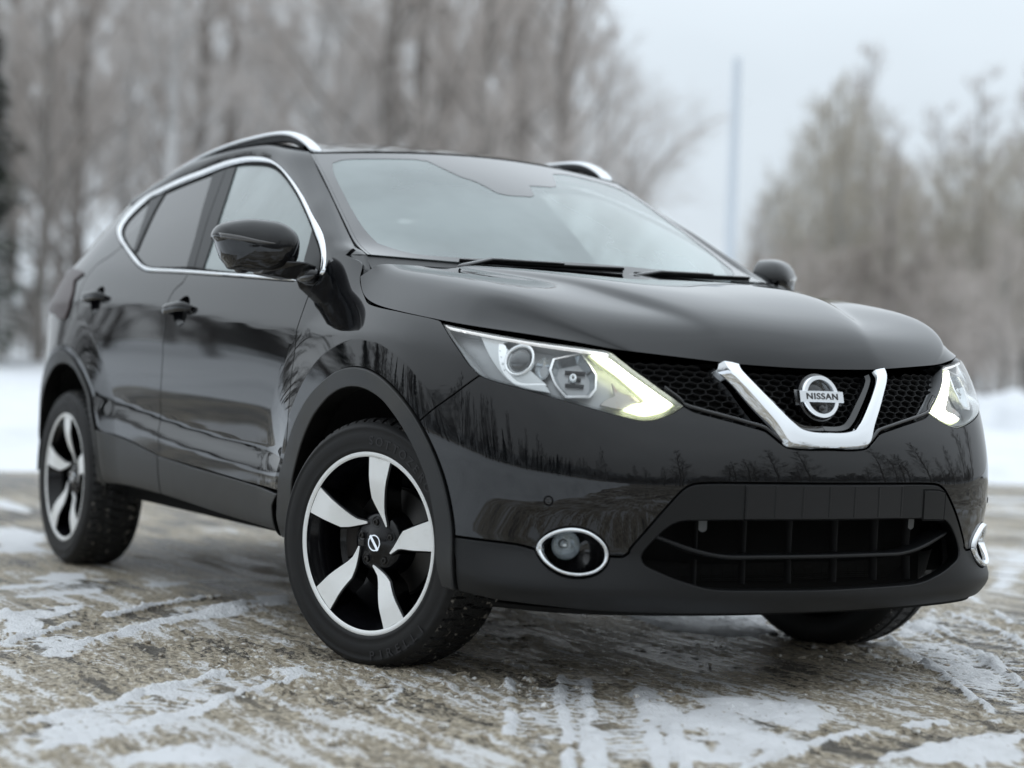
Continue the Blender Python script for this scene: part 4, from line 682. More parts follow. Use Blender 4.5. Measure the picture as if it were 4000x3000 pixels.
for mi in (False,True):
    n,m=110,14; S_,T2=np.meshgrid(np.linspace(0,len(CB)-1,n),np.linspace(0,1,m),indexing='ij'); g=lambda s,t:CANT(s,t); P=g(S_,T2); e=1e-2; a=g(np.clip(S_+e,0,16),T2)-g(np.clip(S_-e,0,16),T2); b_=g(S_,T2+e)-g(S_,T2-e); N=np.cross(b_,a); N/=np.linalg.norm(N,axis=-1,keepdims=True)
    k=[1,-1,1] if mi else [1,1,1]; F=[]
    for i in range(n-1):
        for j in range(m-1): f=(i*m+j,i*m+j+1,(i+1)*m+j+1,(i+1)*m+j); F.append(f[::-1] if mi else f)
    mk('roof_side_panel',(P*k).reshape(-1,3),F,M['paint'],car,(N*k).reshape(-1,3))
    # roof rail: silver bar on two feet
    x=[-1.06,-1.10,-1.16,-1.24,-1.36,-1.55,-1.8,-2.09,-2.33,-2.50,-2.58]; z=[1.512,1.539,1.565,1.586,1.597,1.598,1.590,1.565,1.531,1.500,1.478]; w=np.linspace(0,10,60); f=nspline(np.arange(11),np.stack([x,z],1))(w)
    yy=-.572-.012*np.sin(np.linspace(0,np.pi,60)); P=np.stack([f[:,0],yy,f[:,1]],1)*k; r=.017*np.clip(np.minimum(np.linspace(0,1,60)*16,(1-np.linspace(0,1,60))*16)+.45,0,1)
    rl=empty('roof_rail',car); mb=MB(); mb.tube(P,r,14,flat=(1.35,.62)); mb.build('rail_bar',M['satin'],rl)
    mb=MB(); xs=np.linspace(-1.13,-2.48,50); zt=np.interp(-xs,-f[:,0],f[:,1])-.006; zr=np.interp(-xs,-np.array([p[0] for p in CT[5:]]),np.array([p[2] for p in CT[5:]]))+.006
    Q=np.stack([np.stack([xs,np.full(50,yo),zz],1) for yo,zz in ((-.567,zt),(-.560,np.maximum(zr,zt-.022)),(-.592,np.maximum(zr,zt-.022)),(-.587,zt))],1)*k; mb.grid(Q); mb.build('rail_base',M['plastic'],rl)
# --- side windows, chrome surround, pillar trims
for i,mi in enumerate((False,True)):
    d=fd[i]; r_=rd[i]; k=dict(mirror=mi,res=.03)
    panel('side_window',T_['win_front'],M['side'],d,off=-.006,depth=.003,gap=-.004,**k)
    panel('side_window',T_['win_rear'],M['privacy'],r_,off=-.006,depth=.003,gap=-.004,**k)
    panel('quarter_window',T_['win_quarter'],M['privacy'],car,off=-.006,depth=.003,gap=-.004,**k)
    panel('mirror_sail_trim',T_['sail'],M['plastic'],d,off=-.002,depth=.006,gap=.001,**k)
    wf=T_['win_front']; wr=T_['win_rear']; wq=T_['win_quarter']; di=T_['dlo_in']
    gbp=[p for p in T_['gap_b'][:1]]; topb=(T_['dlo_in'][12][0],T_['dlo_in'][12][1]); 
    gt=xz([(-1.715,1.512)])[0] if False else ((wf[0][0]+wr[0][0])/2-.01,(wf[0][1]+wr[0][1])/2+.006); gb0=((wf[14][0]+wr[10][0])/2,(wf[14][1]+wr[10][1])/2-.002)
    panel('pillar_trim',[wf[0],wf[16],wf[15],wf[14],(wf[14][0],wf[14][1]-.012),gb0,gt],M['plastic'],d,off=-.001,depth=.008,gap=.0012,corner=20,**k)
    panel('pillar_trim',[gt,gb0,(wr[10][0],wr[10][1]-.012),wr[10],wr[11],wr[12],wr[0]],M['plastic'],r_,off=-.001,depth=.008,gap=.0012,corner=20,**k)
    panel('window_divider',[wr[3],wr[4],wr[5],wr[6],wq[7],wq[8],wq[0]],M['plastic'],r_,off=-.001,depth=.008,gap=0,corner=25,**k)
    n=150; A=curve_res(T_['dlo_out'],n,.012,50); B=curve_res(di,n,.012,50)
    # pair by nearest arclength fraction per side: top run and bottom run separately
    def split(l,c): j=np.argmin(np.hypot(l[:,0]-c[0],l[:,1]-c[1])); return l[:j+1],l[j:]
    cA=T_['dlo_out'][21]; cB=di[20]; A=smooth_loop(T_['dlo_out'],.012,50,False); B=smooth_loop(di,.012,50,False); A1,A2=split(A,cA); B1,B2=split(B,cB); A=np.concatenate([resample(A1,90),resample(A2,60)[1:]]); B=np.concatenate([resample(B1,90),resample(B2,60)[1:]])
    strip('window_chrome_trim',A,B,M['chrome'],car,.005,mirror=mi)
    # black seal just inside the chrome
    cc=np.array([(B[:,0].min()+B[:,0].max())/2,1.25]); dv=cc-B; dv/=np.linalg.norm(dv,axis=1,keepdims=True); strip('window_seal',B,B+dv*.012,M['black'],car,.0015,mirror=mi)
# ------------------------------------------------------------------ wheels
def WF(q):   # dished wheel face: q=(x,z) in the wheel plane, outward is -y
    r=np.hypot(q[:,0],q[:,1]); y=-.079+.030*(1-sstep(.05,.19,r)); return np.stack([q[:,0],y,q[:,1]],1)
def pol(l,c): return [(r*math.cos(math.radians(c+a)),r*math.sin(math.radians(c+a))) for r,a in l]
SP=[(.240,9.6),(.20,9.6),(.16,9.6),(.124,10.2),(.102,5.5),(.086,-1.5),(.072,-12),(.062,-25),(.0595,-33),(.065,-34),(.075,-25),(.090,-16.5),(.110,-13.6),(.14,-12.4),(.18,-11.4),(.22,-10.5),(.240,-10.3)]
def make_wheel():
    w=empty('wheel',car)
    mb=MB(); mb.lathe([(.244,-.076),(.253,-.0865),(.262,-.0895),(.2635,-.0885),(.275,-.0935),(.300,-.0925),(.312,-.088),(.3135,-.0895),(.322,-.085),(.331,-.074)],n=160); mb.lathe([(.331,.114),(.315,.130),(.29,.1345),(.262,.130),(.248,.12)],n=80); mb.build('tyre',M['rubber'],w)
    # tread with shoulder blocks
    n=720; th=np.linspace(0,2*np.pi,n,endpoint=False); prof=[(.331,-.074),(.337,-.066),(.3405,-.055),(.3425,-.045),(.343,-.026),(.343,-.022),(.3435,.0),(.3435,.02),(.3435,.04),(.343,.062),(.343,.066),(.3425,.085),(.3405,.095),(.337,.106),(.331,.114)]
    P=[]
    for k,(r,y) in enumerate(prof):
        ph=(th*62/(2*np.pi)+ (0.0 if y<.02 else .4)+abs(y-.02)*7)%1; g=(ph<.24)*1.0
        dep=.0085 if k in (1,2,3,11,12,13) else .006*(k not in (0,14)); rr=r-dep*g
        if k in (4,9): rr=rr*0+r-.0
        if k in (5,10): rr=rr*0+.3355
        P.append(np.stack([rr*np.cos(th),np.full(n,y),rr*np.sin(th)],1))
    mb=MB(); mb.grid(np.array(P),closed_v=True); mb.build('tread',M['slush_tyre'],w,smooth=False)
    mb=MB(); mb.lathe([(.2525,-.072),(.2525,-.080),(.2495,-.0835),(.241,-.0845),(.2365,-.080)],n=160); mb.build('rim_lip',M['machined'],w)
    mb=MB(); mb.lathe([(.2365,-.080),(.230,-.060),(.222,-.050),(.214,-.01),(.212,.06),(.225,.12),(.25,.125)],n=120); mb.lathe([(.22,.02),(.19,.06),(.02,.06)],n=60); mb.build('rim_barrel',M['rimblack'],w)
    mb=MB(); mb.lathe([(.092,.02),(.086,-.030),(.078,-.041),(.066,-.0445),(.040,-.0455),(.036,-.049),(.0005,-.050)],n=100); mb.build('wheel_hub',M['rimblack'],w)
    sp=MB()
    for k in range(5):
        c=82+72*k
        panel('spoke',pol(SP,c),M['rimblack'],w,S=WF,off=-.003,depth=.055,gap=-.0045,bev=.004,res=.02,sgn=-1,corner=8)
        panel('spoke_face',pol(SP,c),M['machined'],w,S=WF,off=.0,depth=.006,gap=.0004,bev=.0008,res=.016,sgn=-1,corner=8)
        c2=pol([(.22,36-8),(.22,36+8),(.1,40),(.1,32)],c)
    # lug pockets and nuts
    for k in range(5):
        a=math.radians(19+72*k); x,z=.0572*math.cos(a),.0572*math.sin(a); an=np.linspace(0,2*np.pi,24,endpoint=False)
        mb=MB(); P=np.array([[(x+r*math.cos(t),y,z+r*math.sin(t)) for t in an] for r,y in ((.0165,-.0440),(.0155,-.0462),(.0145,-.0445),(.014,-.03))]); mb.grid(P,closed_v=True,flip=True); mb.build('lug_pocket',M['rimblack'],w)
        mb=MB(); h=np.linspace(0,2*np.pi,6,endpoint=False); P=np.array([[(x+r*math.cos(t),y,z+r*math.sin(t)) for t in h] for r,y in ((.0095,-.03),(.0095,-.0475),(.0085,-.0495),(.0055,-.0500),(.005,-.046),(.0002,-.046))]); mb.grid(P,closed_v=True,flip=True); mb.build('lug_nut',M['disc'],w,smooth=False)
    mb=MB(); an=np.linspace(0,2*np.pi,48,endpoint=False); P=np.array([[(r*math.cos(t),y,r*math.sin(t)) for t in an] for r,y in ((.0235,-.050),(.0225,-.0535),(.0190,-.0535),(.0180,-.050))]); mb.grid(P,closed_v=True,flip=True)
    b=math.radians(-52); mb.box((0,-.0525,0),(.050,.003,.0085),R=[[math.cos(b),0,-math.sin(b)],[0,1,0],[math.sin(b),0,math.cos(b)]]); mb.build('centre_cap_emblem',M['chrome'],w,auto=.6)
    mb=MB(); mb.lathe([(.150,.055),(.150,.030),(.146,.028),(.09,.028),(.085,.0)],n=80); mb.build('brake_disc',M['disc'],w)
    mb=MB(); rng=np.linspace(.5,1.3,9); P=np.array([[(r*math.cos(t),y,r*math.sin(t)) for t in rng+2.2] for r,y in ((.165,.06),(.17,.01),(.155,-.004),(.11,-.002),(.10,.03))]); mb.grid(P); mb.build('brake_caliper',mat('rusty_caliper',(.022,.018,.016),.7),w)
    # raised lettering on the sidewall
    for word,c0,dr in (('SOTTOZERO',62,1),('PIRELLI',-62,-1)):
        mbt=MB()
        for i,ch in enumerate(word):
            V,F=text_mesh(ch,.034,.0006,1,1.05,.0004); cx=(V[:,0].max()+V[:,0].min())/2; a=math.radians(c0-dr*(i-len(word)/2+.5)*6.3) if dr>0 else math.radians(c0+(i-len(word)/2+.5)*6.3*1)
            R=.2925; P=[]
            for v in V:
                lx,lz=v[0]-cx,v[1]-.0115
                if dr>0: an_=a-lx/R; rr=R+lz
                else: an_=a+lx/R; rr=R-lz
                P.append((rr*math.cos(an_),-.0936-v[2],rr*math.sin(an_)))
            mbt.add(P,F)
        mbt.build('tyre_lettering',M['rubber_letter'],w,smooth=False)
    return w
wheel0=make_wheel()
def copy_part(r,parent,loc,rz):
    c=r.copy(); COL.objects.link(c); c.parent=parent; c.location=loc; c.rotation_euler=(0,0,rz)
    for ch in r.children: d=ch.copy(); COL.objects.link(d); d.parent=c
    return c
ST_=math.radians(19.49)
wheel0.location=(0,-.80,.337); wheel0.rotation_euler=(0,0,ST_)
w1=copy_part(wheel0,car,(-2.646,-.80,.337),0); copy_part(wheel0,car,(0,.80,.337),math.pi+ST_*.95); copy_part(wheel0,car,(-2.646,.80,.337),math.pi)
for ch in w1.children: ch.rotation_euler=(0,0,0)
# rotate the rear wheel's spokes to the photographed position
for ch in list(w1.children): ch.rotation_euler=(0,math.radians(-8),0)
# ------------------------------------------------------------------ door mirrors
def sup(c,d,e=3.2,n=18,m=28):
    v=np.linspace(-np.pi/2,np.pi/2,n); u=np.linspace(0,2*np.pi,m,endpoint=False); f=lambda t:np.sign(t)*np.abs(t)**(2/e)
    V,U=np.meshgrid(v,u,indexing='ij'); P=np.stack([f(np.cos(V))*f(np.cos(U)),f(np.cos(V))*f(np.sin(U)),f(np.sin(V))],-1)*np.array(d)/2+np.array(c); return P
MO=MIRROR_OUTLINE
def make_mirror(mir):
    k=np.array([1,-1,1]) if mir else np.ones(3); g=empty('door_mirror',car)
    L=np.array(smooth_loop([(a,b) for a,b in MO],.008,50)); c=np.array([(MO_C[0]),MO_C[1]]); fw=np.array([.965,-.26,.02])
    to3=lambda p:np.stack([-.56-.758*(p[:,0]-.87),-p[:,0],p[:,1]],1)
    sc=[.90,.985,1,1.0,.985,.95,.89,.80,.66,.48,.28,.1,.001]; hh=[-.018,-.012,0,.022,.042,.060,.076,.090,.103,.112,.117,.1195,.120]
    P=np.stack([to3(c+(L-c)*s)+fw*h+np.array([0,0,-.006])*(1-s) for s,h in zip(sc,hh)]); mb=MB(); mb.grid(P*k,closed_v=True,flip=mir); mb.build('mirror_housing',M['paint'],g)
    mb=MB(); Q=np.stack([to3(c+(L-c)*s)+fw*h for s,h in ((.90,-.018),(.88,-.008),(.001,-.008))]); mb.grid(Q*k,closed_v=True,flip=not mir); mb.build('mirror_glass',M['reflector'],g)
    H=lambda s:np.interp(s,sc[::-1],hh[::-1]); s=np.linspace(1.0,-.25,40); pl=np.array(MO_STRIP0); pr=np.array(MO_STRIP1); rows=[]
    for dz,o in ((.0075,.0005),(.006,.003),(-.006,.003),(-.0075,.0005)):
        q=pl+(pr-pl)*((1-s)/1.25)[:,None]; q=q+np.stack([0*s,dz*np.clip(.5+s,.12,1)],1); d=q-c; ang=np.arctan2(d[:,1],d[:,0]); la=np.arctan2(L[:,1]-c[1],L[:,0]-c[0]); lr=np.hypot(*(L-c).T); od=np.argsort(la); R=np.interp(ang,la[od],lr[od],period=2*np.pi); rel=np.clip(np.hypot(*d.T)/R,0,1)
        rows.append(to3(q)+fw*(H(rel)+o)[:,None]+np.array([0,0,-.006])*(1-rel)[:,None])
    mb=MB(); mb.grid(np.stack(rows)*k,flip=mir); mb.build('mirror_indicator',M['indicator'],g)
    A=np.array([(-.520,-.965,1.119),(-.455,-.872,1.119),(-.440,-.838,1.105),(-.515,-.838,1.072),(-.545,-.88,1.068),(-.565,-.965,1.080)]); B=A-np.array([.075,0,0]); mb=MB(); mb.add(np.concatenate([A,B])*k,[(0,1,2,3,4,5),(11,10,9,8,7,6)]+[(i,i+6,(i+1)%6+6,(i+1)%6) for i in range(6)]); o=mb.build('mirror_arm',M['gloss'],g,smooth=False)
    bv=o.modifiers.new('bevel','BEVEL'); bv.width=.006; bv.segments=2
    # foot on the door shoulder
    P=sup((-.500,-.843,1.082),(.115,.05,.05),2.6); mb=MB(); mb.grid(P*k,closed_v=True,flip=mir); mb.build('mirror_foot',M['gloss'],g)
    P=sup((-.655,-.99,1.098),(.05,.05,.03),2.3); mb=MB(); mb.grid(P*k,closed_v=True,flip=mir); mb.build('mirror_camera',M['gloss'],g)
for mi in (False,True): make_mirror(mi)
# ------------------------------------------------------------------ wipers
for y0,y1 in ((-.52,.02),(.05,.60)):
    w=empty('wiper',car); t=np.linspace(0,1,24); yb=(y0+.06+(y1-y0)*t)
    def onglass(y,a,h): 
        b=y/.735; p=WS(np.full(len(y),a) if np.isscalar(a) else a,b); return p+np.array([.47,0,.88])*h
    blade=onglass(yb,.004+.026*t,.006); mb=MB(); mb.tube(blade,.0055,8,flat=(1.2,.9)); mb.build('wiper_blade',M['black'],w)
    arm=np.concatenate([[[-.165,y0,1.112]],[[-.178,y0+.02,1.122]],onglass(yb[4:15],.006+.024*t[4:15],.014)]); mb=MB(); mb.tube(arm,np.linspace(.010,.005,len(arm)),8,flat=(1.2,.7)); mb.build('wiper_arm',M['gloss'],w)
# ------------------------------------------------------------------ body core: wheel housings, underside, cabin
def liner(cx):
    for sg in (-1,1):
        an=np.linspace(0.0,np.pi,40); P=np.array([[(cx+r*math.cos(t),sg*y,.337+r*math.sin(t)) for t in an] for r,y in ((.425,.865),(.425,.60),(.02,.60))]); mb=MB(); mb.grid(P,flip=sg>0); mb.build('wheel_housing',M['black'],car)
liner(0.0); liner(-2.646)
hf_=xz(arc(0,.43,-10,190,30)); hr_=xz(arc(-2.646,.45,-10,190,30))
shell=[(sq(7.0),.47)]+[p for p in hf_ if p[1]>.32]+[(s,.325) for s in np.linspace(sq(10.6),sq(13),10)]+[p for p in hr_ if p[1]>.32]+[(sq(17.1),.36),(sq(17.1),1.1),(sq(15),1.10),(sq(13),1.09),(sq(11),1.055),(sq(9.6),1.03),(sq(8.6),.94),(sq(7.2),.90)]
both('inner_shell',shell,M['black'],R2,off=-.022,depth=.002,gap=0,res=.06)
mb=MB(); mb.box((-1.3,0,.335),(2.0,1.5,.10)); mb.box((-2.65,0,.42),(1.3,1.05,.16)); mb.box((0,0,.34),(1.1,1.10,.14)); mb.box((.0,0,.60),(1.0,1.12,.5)); mb.box((.62,0,.55),(.16,1.0,.56)); mb.box((.455,.665,.48),(.02,.29,.40)); mb.box((.455,-.665,.48),(.02,.29,.40)); mb.build('underbody',M['black'],car,smooth=False)
fl=np.array([[(s,z) for s in np.linspace(-sq(6.6),sq(6.6),60)] for z in np.linspace(.235,.87,12)]); P=BO(fl.reshape(-1,2),-.175).reshape(12,60,3); sheet('front_structure',P,M['black'],car)
mb=MB(); mb.tube([(-1.9,.42,.27),(-2.3,.42,.27)],.07,16); mb.tube([(-2.1,-.45,.29),(-2.35,-.45,.29)],.05,12); mb.build('exhaust_silencer',M['disc'],car)
cab=empty('cabin',car)
def part(nm,P,m): b=MB(); b.grid(P,closed_v=True); return b.build(nm,m,cab)
for y in (-.36,.36):
    part('seat',sup((-1.32,y,.72),(.50,.50,.16),4),M['fabric']); P=sup((0,0,.30),(.16,.48,.62),3.5); a=math.radians(-18); P=P@np.array([[math.cos(a),0,-math.sin(a)],[0,1,0],[math.sin(a),0,math.cos(a)]]); part('seat_back',P+np.array([-1.52,y,.74]),M['fabric']); part('headrest',sup((-1.74,y,1.335),(.10,.26,.17),3),M['fabric'])
part('rear_bench',sup((-2.15,0,.72),(.5,1.2,.18),5),M['fabric']); part('rear_seat_back',sup((-2.42,0,1.0),(.16,1.2,.56),5),M['fabric'])
for y in (-.4,.4): part('headrest',sup((-2.47,y,1.31),(.09,.24,.13),3),M['fabric'])
part('dashboard',sup((-.52,0,.97),(.52,1.36,.24),4),M['interior'])
mb=MB(); t=np.linspace(0,2*np.pi,49); c=np.array([-.86,.37,1.0]); P=np.stack([c[0]-.185*np.sin(t)*.38,c[1]+.185*np.cos(t),c[2]+.185*np.sin(t)*.92],1); mb.tube(P,.016,10,cap=False,up=(1,0,0)); mb.tube([c-[0,.17,0],c+[0,.17,0]],.02,8,up=(1,0,0)); mb.tube([c,c+[.25,0,-.1]],.035,8,up=(0,1,0)); mb.build('steering_wheel',M['interior'],cab)
mb=MB(); mb.box((-1.5,0,.45),(2.6,1.4,.04)); mb.build('cabin_floor',M['interior'],cab,smooth=False)
part('rear_view_mirror',sup((-.86,0,1.40),(.05,.25,.08),3),M['gloss'])
b=np.linspace(-1,1,30); s=np.linspace(.03,.93,30); S_,B_=np.meshgrid(s,b,indexing='ij'); P=ROOF(S_,B_*.95)-[0,0,.03]; sheet('headliner',P,M['interior'],cab,flip=True)
# ------------------------------------------------------------------ noise
def vnoise(x,y,seed=0):
    xi=np.floor(x).astype(np.int64); yi=np.floor(y).astype(np.int64); fx=x-xi; fy=y-yi; fx=fx*fx*fx*(fx*(fx*6-15)+10); fy=fy*fy*fy*(fy*(fy*6-15)+10)
    def h(a,b):
        n=(a*374761393+b*668265263+seed*1442695041)&0x7fffffff; n=((n^(n>>13))*1274126177)&0x7fffffff; return ((n^(n>>16))&0xffff)/65535.0
    return (h(xi,yi)*(1-fx)+h(xi+1,yi)*fx)*(1-fy)+(h(xi,yi+1)*(1-fx)+h(xi+1,yi+1)*fx)*fy
def fbm(x,y,oct=5,seed=0,g=.5):
    s=0;a=1;t=0
    for o in range(oct): s=s+a*vnoise(x*2**o+17*o,y*2**o-11*o,seed+o); t+=a; a*=g
    return s/t
# ------------------------------------------------------------------ ground: one sheet, fine near the car, out to the horizon
def axis(lo,hi,fine,far):
    mid=np.arange(lo,hi,fine); r=[hi]; d=fine
    while r[-1]<far: d=min(d*1.13,25); r.append(r[-1]+d)
    l=[lo]; d=fine
    while l[-1]>-far: d=min(d*1.13,25); l.append(l[-1]-d)
    return np.concatenate([l[:0:-1],mid,r])
gx=axis(-1.7,2.0,.0105,260); gy=axis(-2.6,2.1,.0105,260); GX,GY=np.meshgrid(gx,gy,indexing='ij')
def sdpoly(poly,x,y,pad=.25):
    P=np.array(poly); lo=P.min(0)-pad; hi=P.max(0)+pad; m=(x>lo[0])&(x<hi[0])&(y>lo[1])&(y<hi[1]); d=np.full(x.shape,-9.0)
    if m.any():
        p=np.stack([x[m],y[m]],1); k=pip(P,p); dd=pdist(P,p); d[m]=np.where(k,dd,-dd)
    return d
# bend coordinates a little so that hand-set outlines turn ragged
wx=(fbm(GX*9,GY*9,4,3)-.5)*.085; wy=(fbm(GX*9+5,GY*9,4,9)-.5)*.085
snow=np.zeros(GX.shape)
for i,p in enumerate(SNOW):
    d=sdpoly(p,GX+wx,GY+wy); snow=np.maximum(snow,sstep(-.035,.045,d))
base_n=fbm(GX*1.1+3,GY*1.1,5,21); fine_n=fbm(GX*26,GY*26,4,5,.6); mid_n=fbm(GX*7,GY*7,4,8)
near=np.exp(-np.maximum(0,np.hypot(GX-.6,GY+.4)-1.6)**2/14.)
snow=np.maximum(snow,sstep(.60,.70,base_n)*(.5+.5*near)*sstep(3.0,4.2,np.hypot(GX+.4,GY)+ (GX>1.2)*9))
# tyre tracks sweeping past the car (smooth wet bands) and their tread combs
trk=np.zeros(GX.shape)
for y0,k in ((-1.55,.02),(-1.28,.02),(-.62,-.02),(-.40,-.02),(1.75,.03),(2.1,.03)):
    yy=y0+k*(GX-1)+.10*np.sin(GX*.6+y0); trk=np.maximum(trk,1-sstep(.05,.11,np.abs(GY-yy)+ (mid_n-.5)*.06))
snow=snow*(1-.55*trk*sstep(.3,.6,mid_n))
ridge=np.zeros(GX.shape); band=np.zeros(GX.shape)
for p in TRK:      # fresh tyre tracks: a wet band combed by the tread, with a thin squeezed-up white line along each edge
    p=curve_res(p,120,.05); lo=p.min(0)-.3; hi=p.max(0)+.3; m=(GX>lo[0])&(GX<hi[0])&(GY>lo[1])&(GY<hi[1]); q=np.stack([(GX+wx*.25)[m],(GY+wy*.25)[m]],1); d=np.full(len(q),9.); sl_=np.zeros(len(q)); L=np.concatenate([[0],np.cumsum(np.linalg.norm(np.diff(p,axis=0),axis=1))])
    for i in range(len(p)-1):
        a,b=p[i],p[i+1]; ab=b-a; t=np.clip(((q-a)@ab)/(ab@ab),0,1); e=q-a-t[:,None]*ab; dd=np.linalg.norm(e,axis=1); k=dd<d; d[k]=dd[k]; sl_[k]=(L[i]+t*(L[i+1]-L[i]))[k]
    fade=sstep(0,.15,sl_)*sstep(0,.15,L[-1]-sl_); comb=.5+.5*np.sign(np.sin(sl_*2*np.pi/.045+d*40)); bd=(1-sstep(.075,.095,d))*fade; ed=(1-sstep(.008,.020,np.abs(d-.098)))*fade*sstep(.38,.52,mid_n[m]); band[m]=np.maximum(band[m],bd*(.55+.45*comb)); ridge[m]=np.maximum(ridge[m],np.maximum(ed,bd*comb*.55*sstep(.5,.62,base_n[m]*.5+mid_n[m]*.5)))
snow=np.clip(snow*(1-.75*band)+ridge*.95,0,1)
# slush: churned brown-grey crumbs, thick in front of the near wheel, thinned under the car, partly to put shade into the colour
under=sstep(.05,.25,.80-np.abs(GY))*sstep(-.1,.3,.6-GX)*sstep(-3.4,-3.0,GX)
slush=np.clip(sstep(.36,.56,base_n*.55+mid_n*.35+.12*near)+.6*near,0,1)*(1-.6*under)
slush=slush*(1-.55*band)*sstep(-7,-1.2,GX+.4*GY+ (base_n-.5)*5); 
heap=np.exp(-((GX-.15)**2/.10+(GY+1.15)**2/.05))+.8*np.exp(-((GX-.30)**2/.05+(GY+.66)**2/.03))+.6*np.exp(-((GX-.33)**2/.04+(GY-.70)**2/.05))
crumb=np.maximum(0,fbm(GX*34,GY*34,3,40,.55)-.50)*2.2
Hh=slush*(.010*(fine_n-.35)+.014*crumb*sstep(.42,.62,mid_n+.15*heap)+.006*mid_n)+snow*(.007+.005*mid_n)*(.6+.8*fine_n)-.003*band+.003*ridge+.020*heap*(fine_n-.2)
fin=sstep(-1.72,-1.2,GX)*(1-sstep(1.7,2.1,GX))*sstep(-2.62,-2.3,GY)*(1-sstep(1.8,2.15,GY)); Hh=np.maximum(Hh*fin,-.003)
n,m=GX.shape; idx=np.arange(n*m).reshape(n,m); F=np.stack([idx[:-1,:-1],idx[1:,:-1],idx[1:,1:],idx[:-1,1:]],-1).reshape(-1,4)
me=bpy.data.meshes.new('road'); me.vertices.add(n*m); me.vertices.foreach_set('co',np.stack([GX,GY,Hh],-1).astype(np.float32).ravel()); me.loops.add(F.size); me.loops.foreach_set('vertex_index',F.ravel().astype(np.int32)); me.polygons.add(len(F)); me.polygons.foreach_set('loop_start',np.arange(0,F.size,4,dtype=np.int32)); me.polygons.foreach_set('loop_total',np.full(len(F),4,dtype=np.int32)); me.update(calc_edges=True); me.polygons.foreach_set('use_smooth',np.ones(len(F),bool))
for nm,a in (('snow',snow),('slush',slush),('wet',np.clip(trk*.8+band*.8,0,1))):
    at=me.attributes.new(nm,'FLOAT','POINT'); at.data.foreach_set('value',a.astype(np.float32).ravel())
road=bpy.data.objects.new('road',me); COL.objects.link(road); tag(road,'wet asphalt road under brown slush, tyre tracks and patches of snow','road',kind='structure')
def ground_mat():
    m=bpy.data.materials.new('slushy_asphalt'); m.use_nodes=True; nt=m.node_tree; N=nt.nodes; L=nt.links; p=N['Principled BSDF']; tc=N.new('ShaderNodeTexCoord')
    def att(n): a=N.new('ShaderNodeAttribute'); a.attribute_name=n; return a.outputs['Fac']
    def noise(sc,de=5,ro=.6,st=None):
        z=N.new('ShaderNodeTexNoise'); z.inputs['Scale'].default_value=sc; z.inputs['Detail'].default_value=de; z.inputs['Roughness'].default_value=ro
        if st: mp=N.new('ShaderNodeMapping'); mp.inputs['Scale'].default_value=st; mp.inputs['Rotation'].default_value=(0,0,.42); L.new(tc.outputs['Object'],mp.inputs[0]); L.new(mp.outputs[0],z.inputs[0])
        else: L.new(tc.outputs['Object'],z.inputs[0])
        return z.outputs[0]
    def rng(x,a,b,c=0,d=1): r=N.new('ShaderNodeMapRange'); r.interpolation_type='SMOOTHSTEP'; r.inputs[1].default_value=a; r.inputs[2].default_value=b; r.inputs[3].default_value=c; r.inputs[4].default_value=d; L.new(x,r.inputs[0]); return r.outputs[0]
    def mix(f,a,b):
        x=N.new('ShaderNodeMixRGB')
        if isinstance(f,float): x.inputs[0].default_value=f
        else: L.new(f,x.inputs[0])
        for i,v in ((1,a),(2,b)):
            if isinstance(v,tuple): x.inputs[i].default_value=(*v,1)
            else: L.new(v,x.inputs[i])
        return x.outputs[0]
    def math_(op,a,b): 
        x=N.new('ShaderNodeMath'); x.operation=op
        for i,v in enumerate((a,b)):
            if isinstance(v,(int,float)): x.inputs[i].default_value=v
            else: L.new(v,x.inputs[i])
        return x.outputs[0]
    big=noise(1.6,9,.62); st=noise(6,7,.62,(.30,2.6,1)); f1=noise(42,6,.66,(1,1.4,1)); f3=noise(170,4,.65); f2=noise(14,7,.64)
    asph=mix(rng(f3,.35,.7),(.085,.075,.061),(.18,.162,.137)); asph=mix(rng(big,.42,.58),asph,(.25,.215,.165))
    # thickness of the slush: hand-set cover + ragged fractal + streaks dragged by tyres
    t=math_('ADD',math_('MULTIPLY',att('slush'),.34),math_('MULTIPLY',math_('SUBTRACT',big,.5),1.5)); t=math_('ADD',t,math_('MULTIPLY',math_('SUBTRACT',st,.5),2.0)); t=math_('ADD',t,math_('MULTIPLY',math_('SUBTRACT',f1,.5),1.0)); t=math_('ADD',t,math_('MULTIPLY',math_('SUBTRACT',f3,.5),.55))
    ms=rng(t,.02,.22); sl=mix(rng(f1,.38,.62),(.30,.245,.172),(.65,.575,.45)); sl=mix(rng(f2,.50,.64,0,.7),sl,(.36,.31,.24)); c=mix(ms,asph,sl)
    wh=rng(t,.34,.56); c=mix(wh,c,(.88,.88,.88))
    sn=mix(rng(f2,.46,.75),(.93,.94,.96),(.82,.83,.84)); sn=mix(rng(f1,.60,.72),sn,(.42,.385,.33))
    u=math_('ADD',att('snow'),math_('MULTIPLY',math_('SUBTRACT',f2,.5),.9)); u=math_('ADD',u,math_('MULTIPLY',math_('SUBTRACT',f1,.5),.8)); u=math_('ADD',u,math_('MULTIPLY',math_('SUBTRACT',st,.5),.6))
    s2=rng(u,.36,.60)
    c=mix(s2,c,sn); L.new(c,p.inputs['Base Color'])
    r=N.new('ShaderNodeMapRange'); L.new(ms,r.inputs[0]); r.inputs[3].default_value=.26; r.inputs[4].default_value=.55; r2=mix(s2,r.outputs[0],(.8,.8,.8)); r2=mix(att('wet'),r2,(.28,.28,.28)); L.new(r2,p.inputs['Roughness']); p.inputs['Specular IOR Level'].default_value=.35
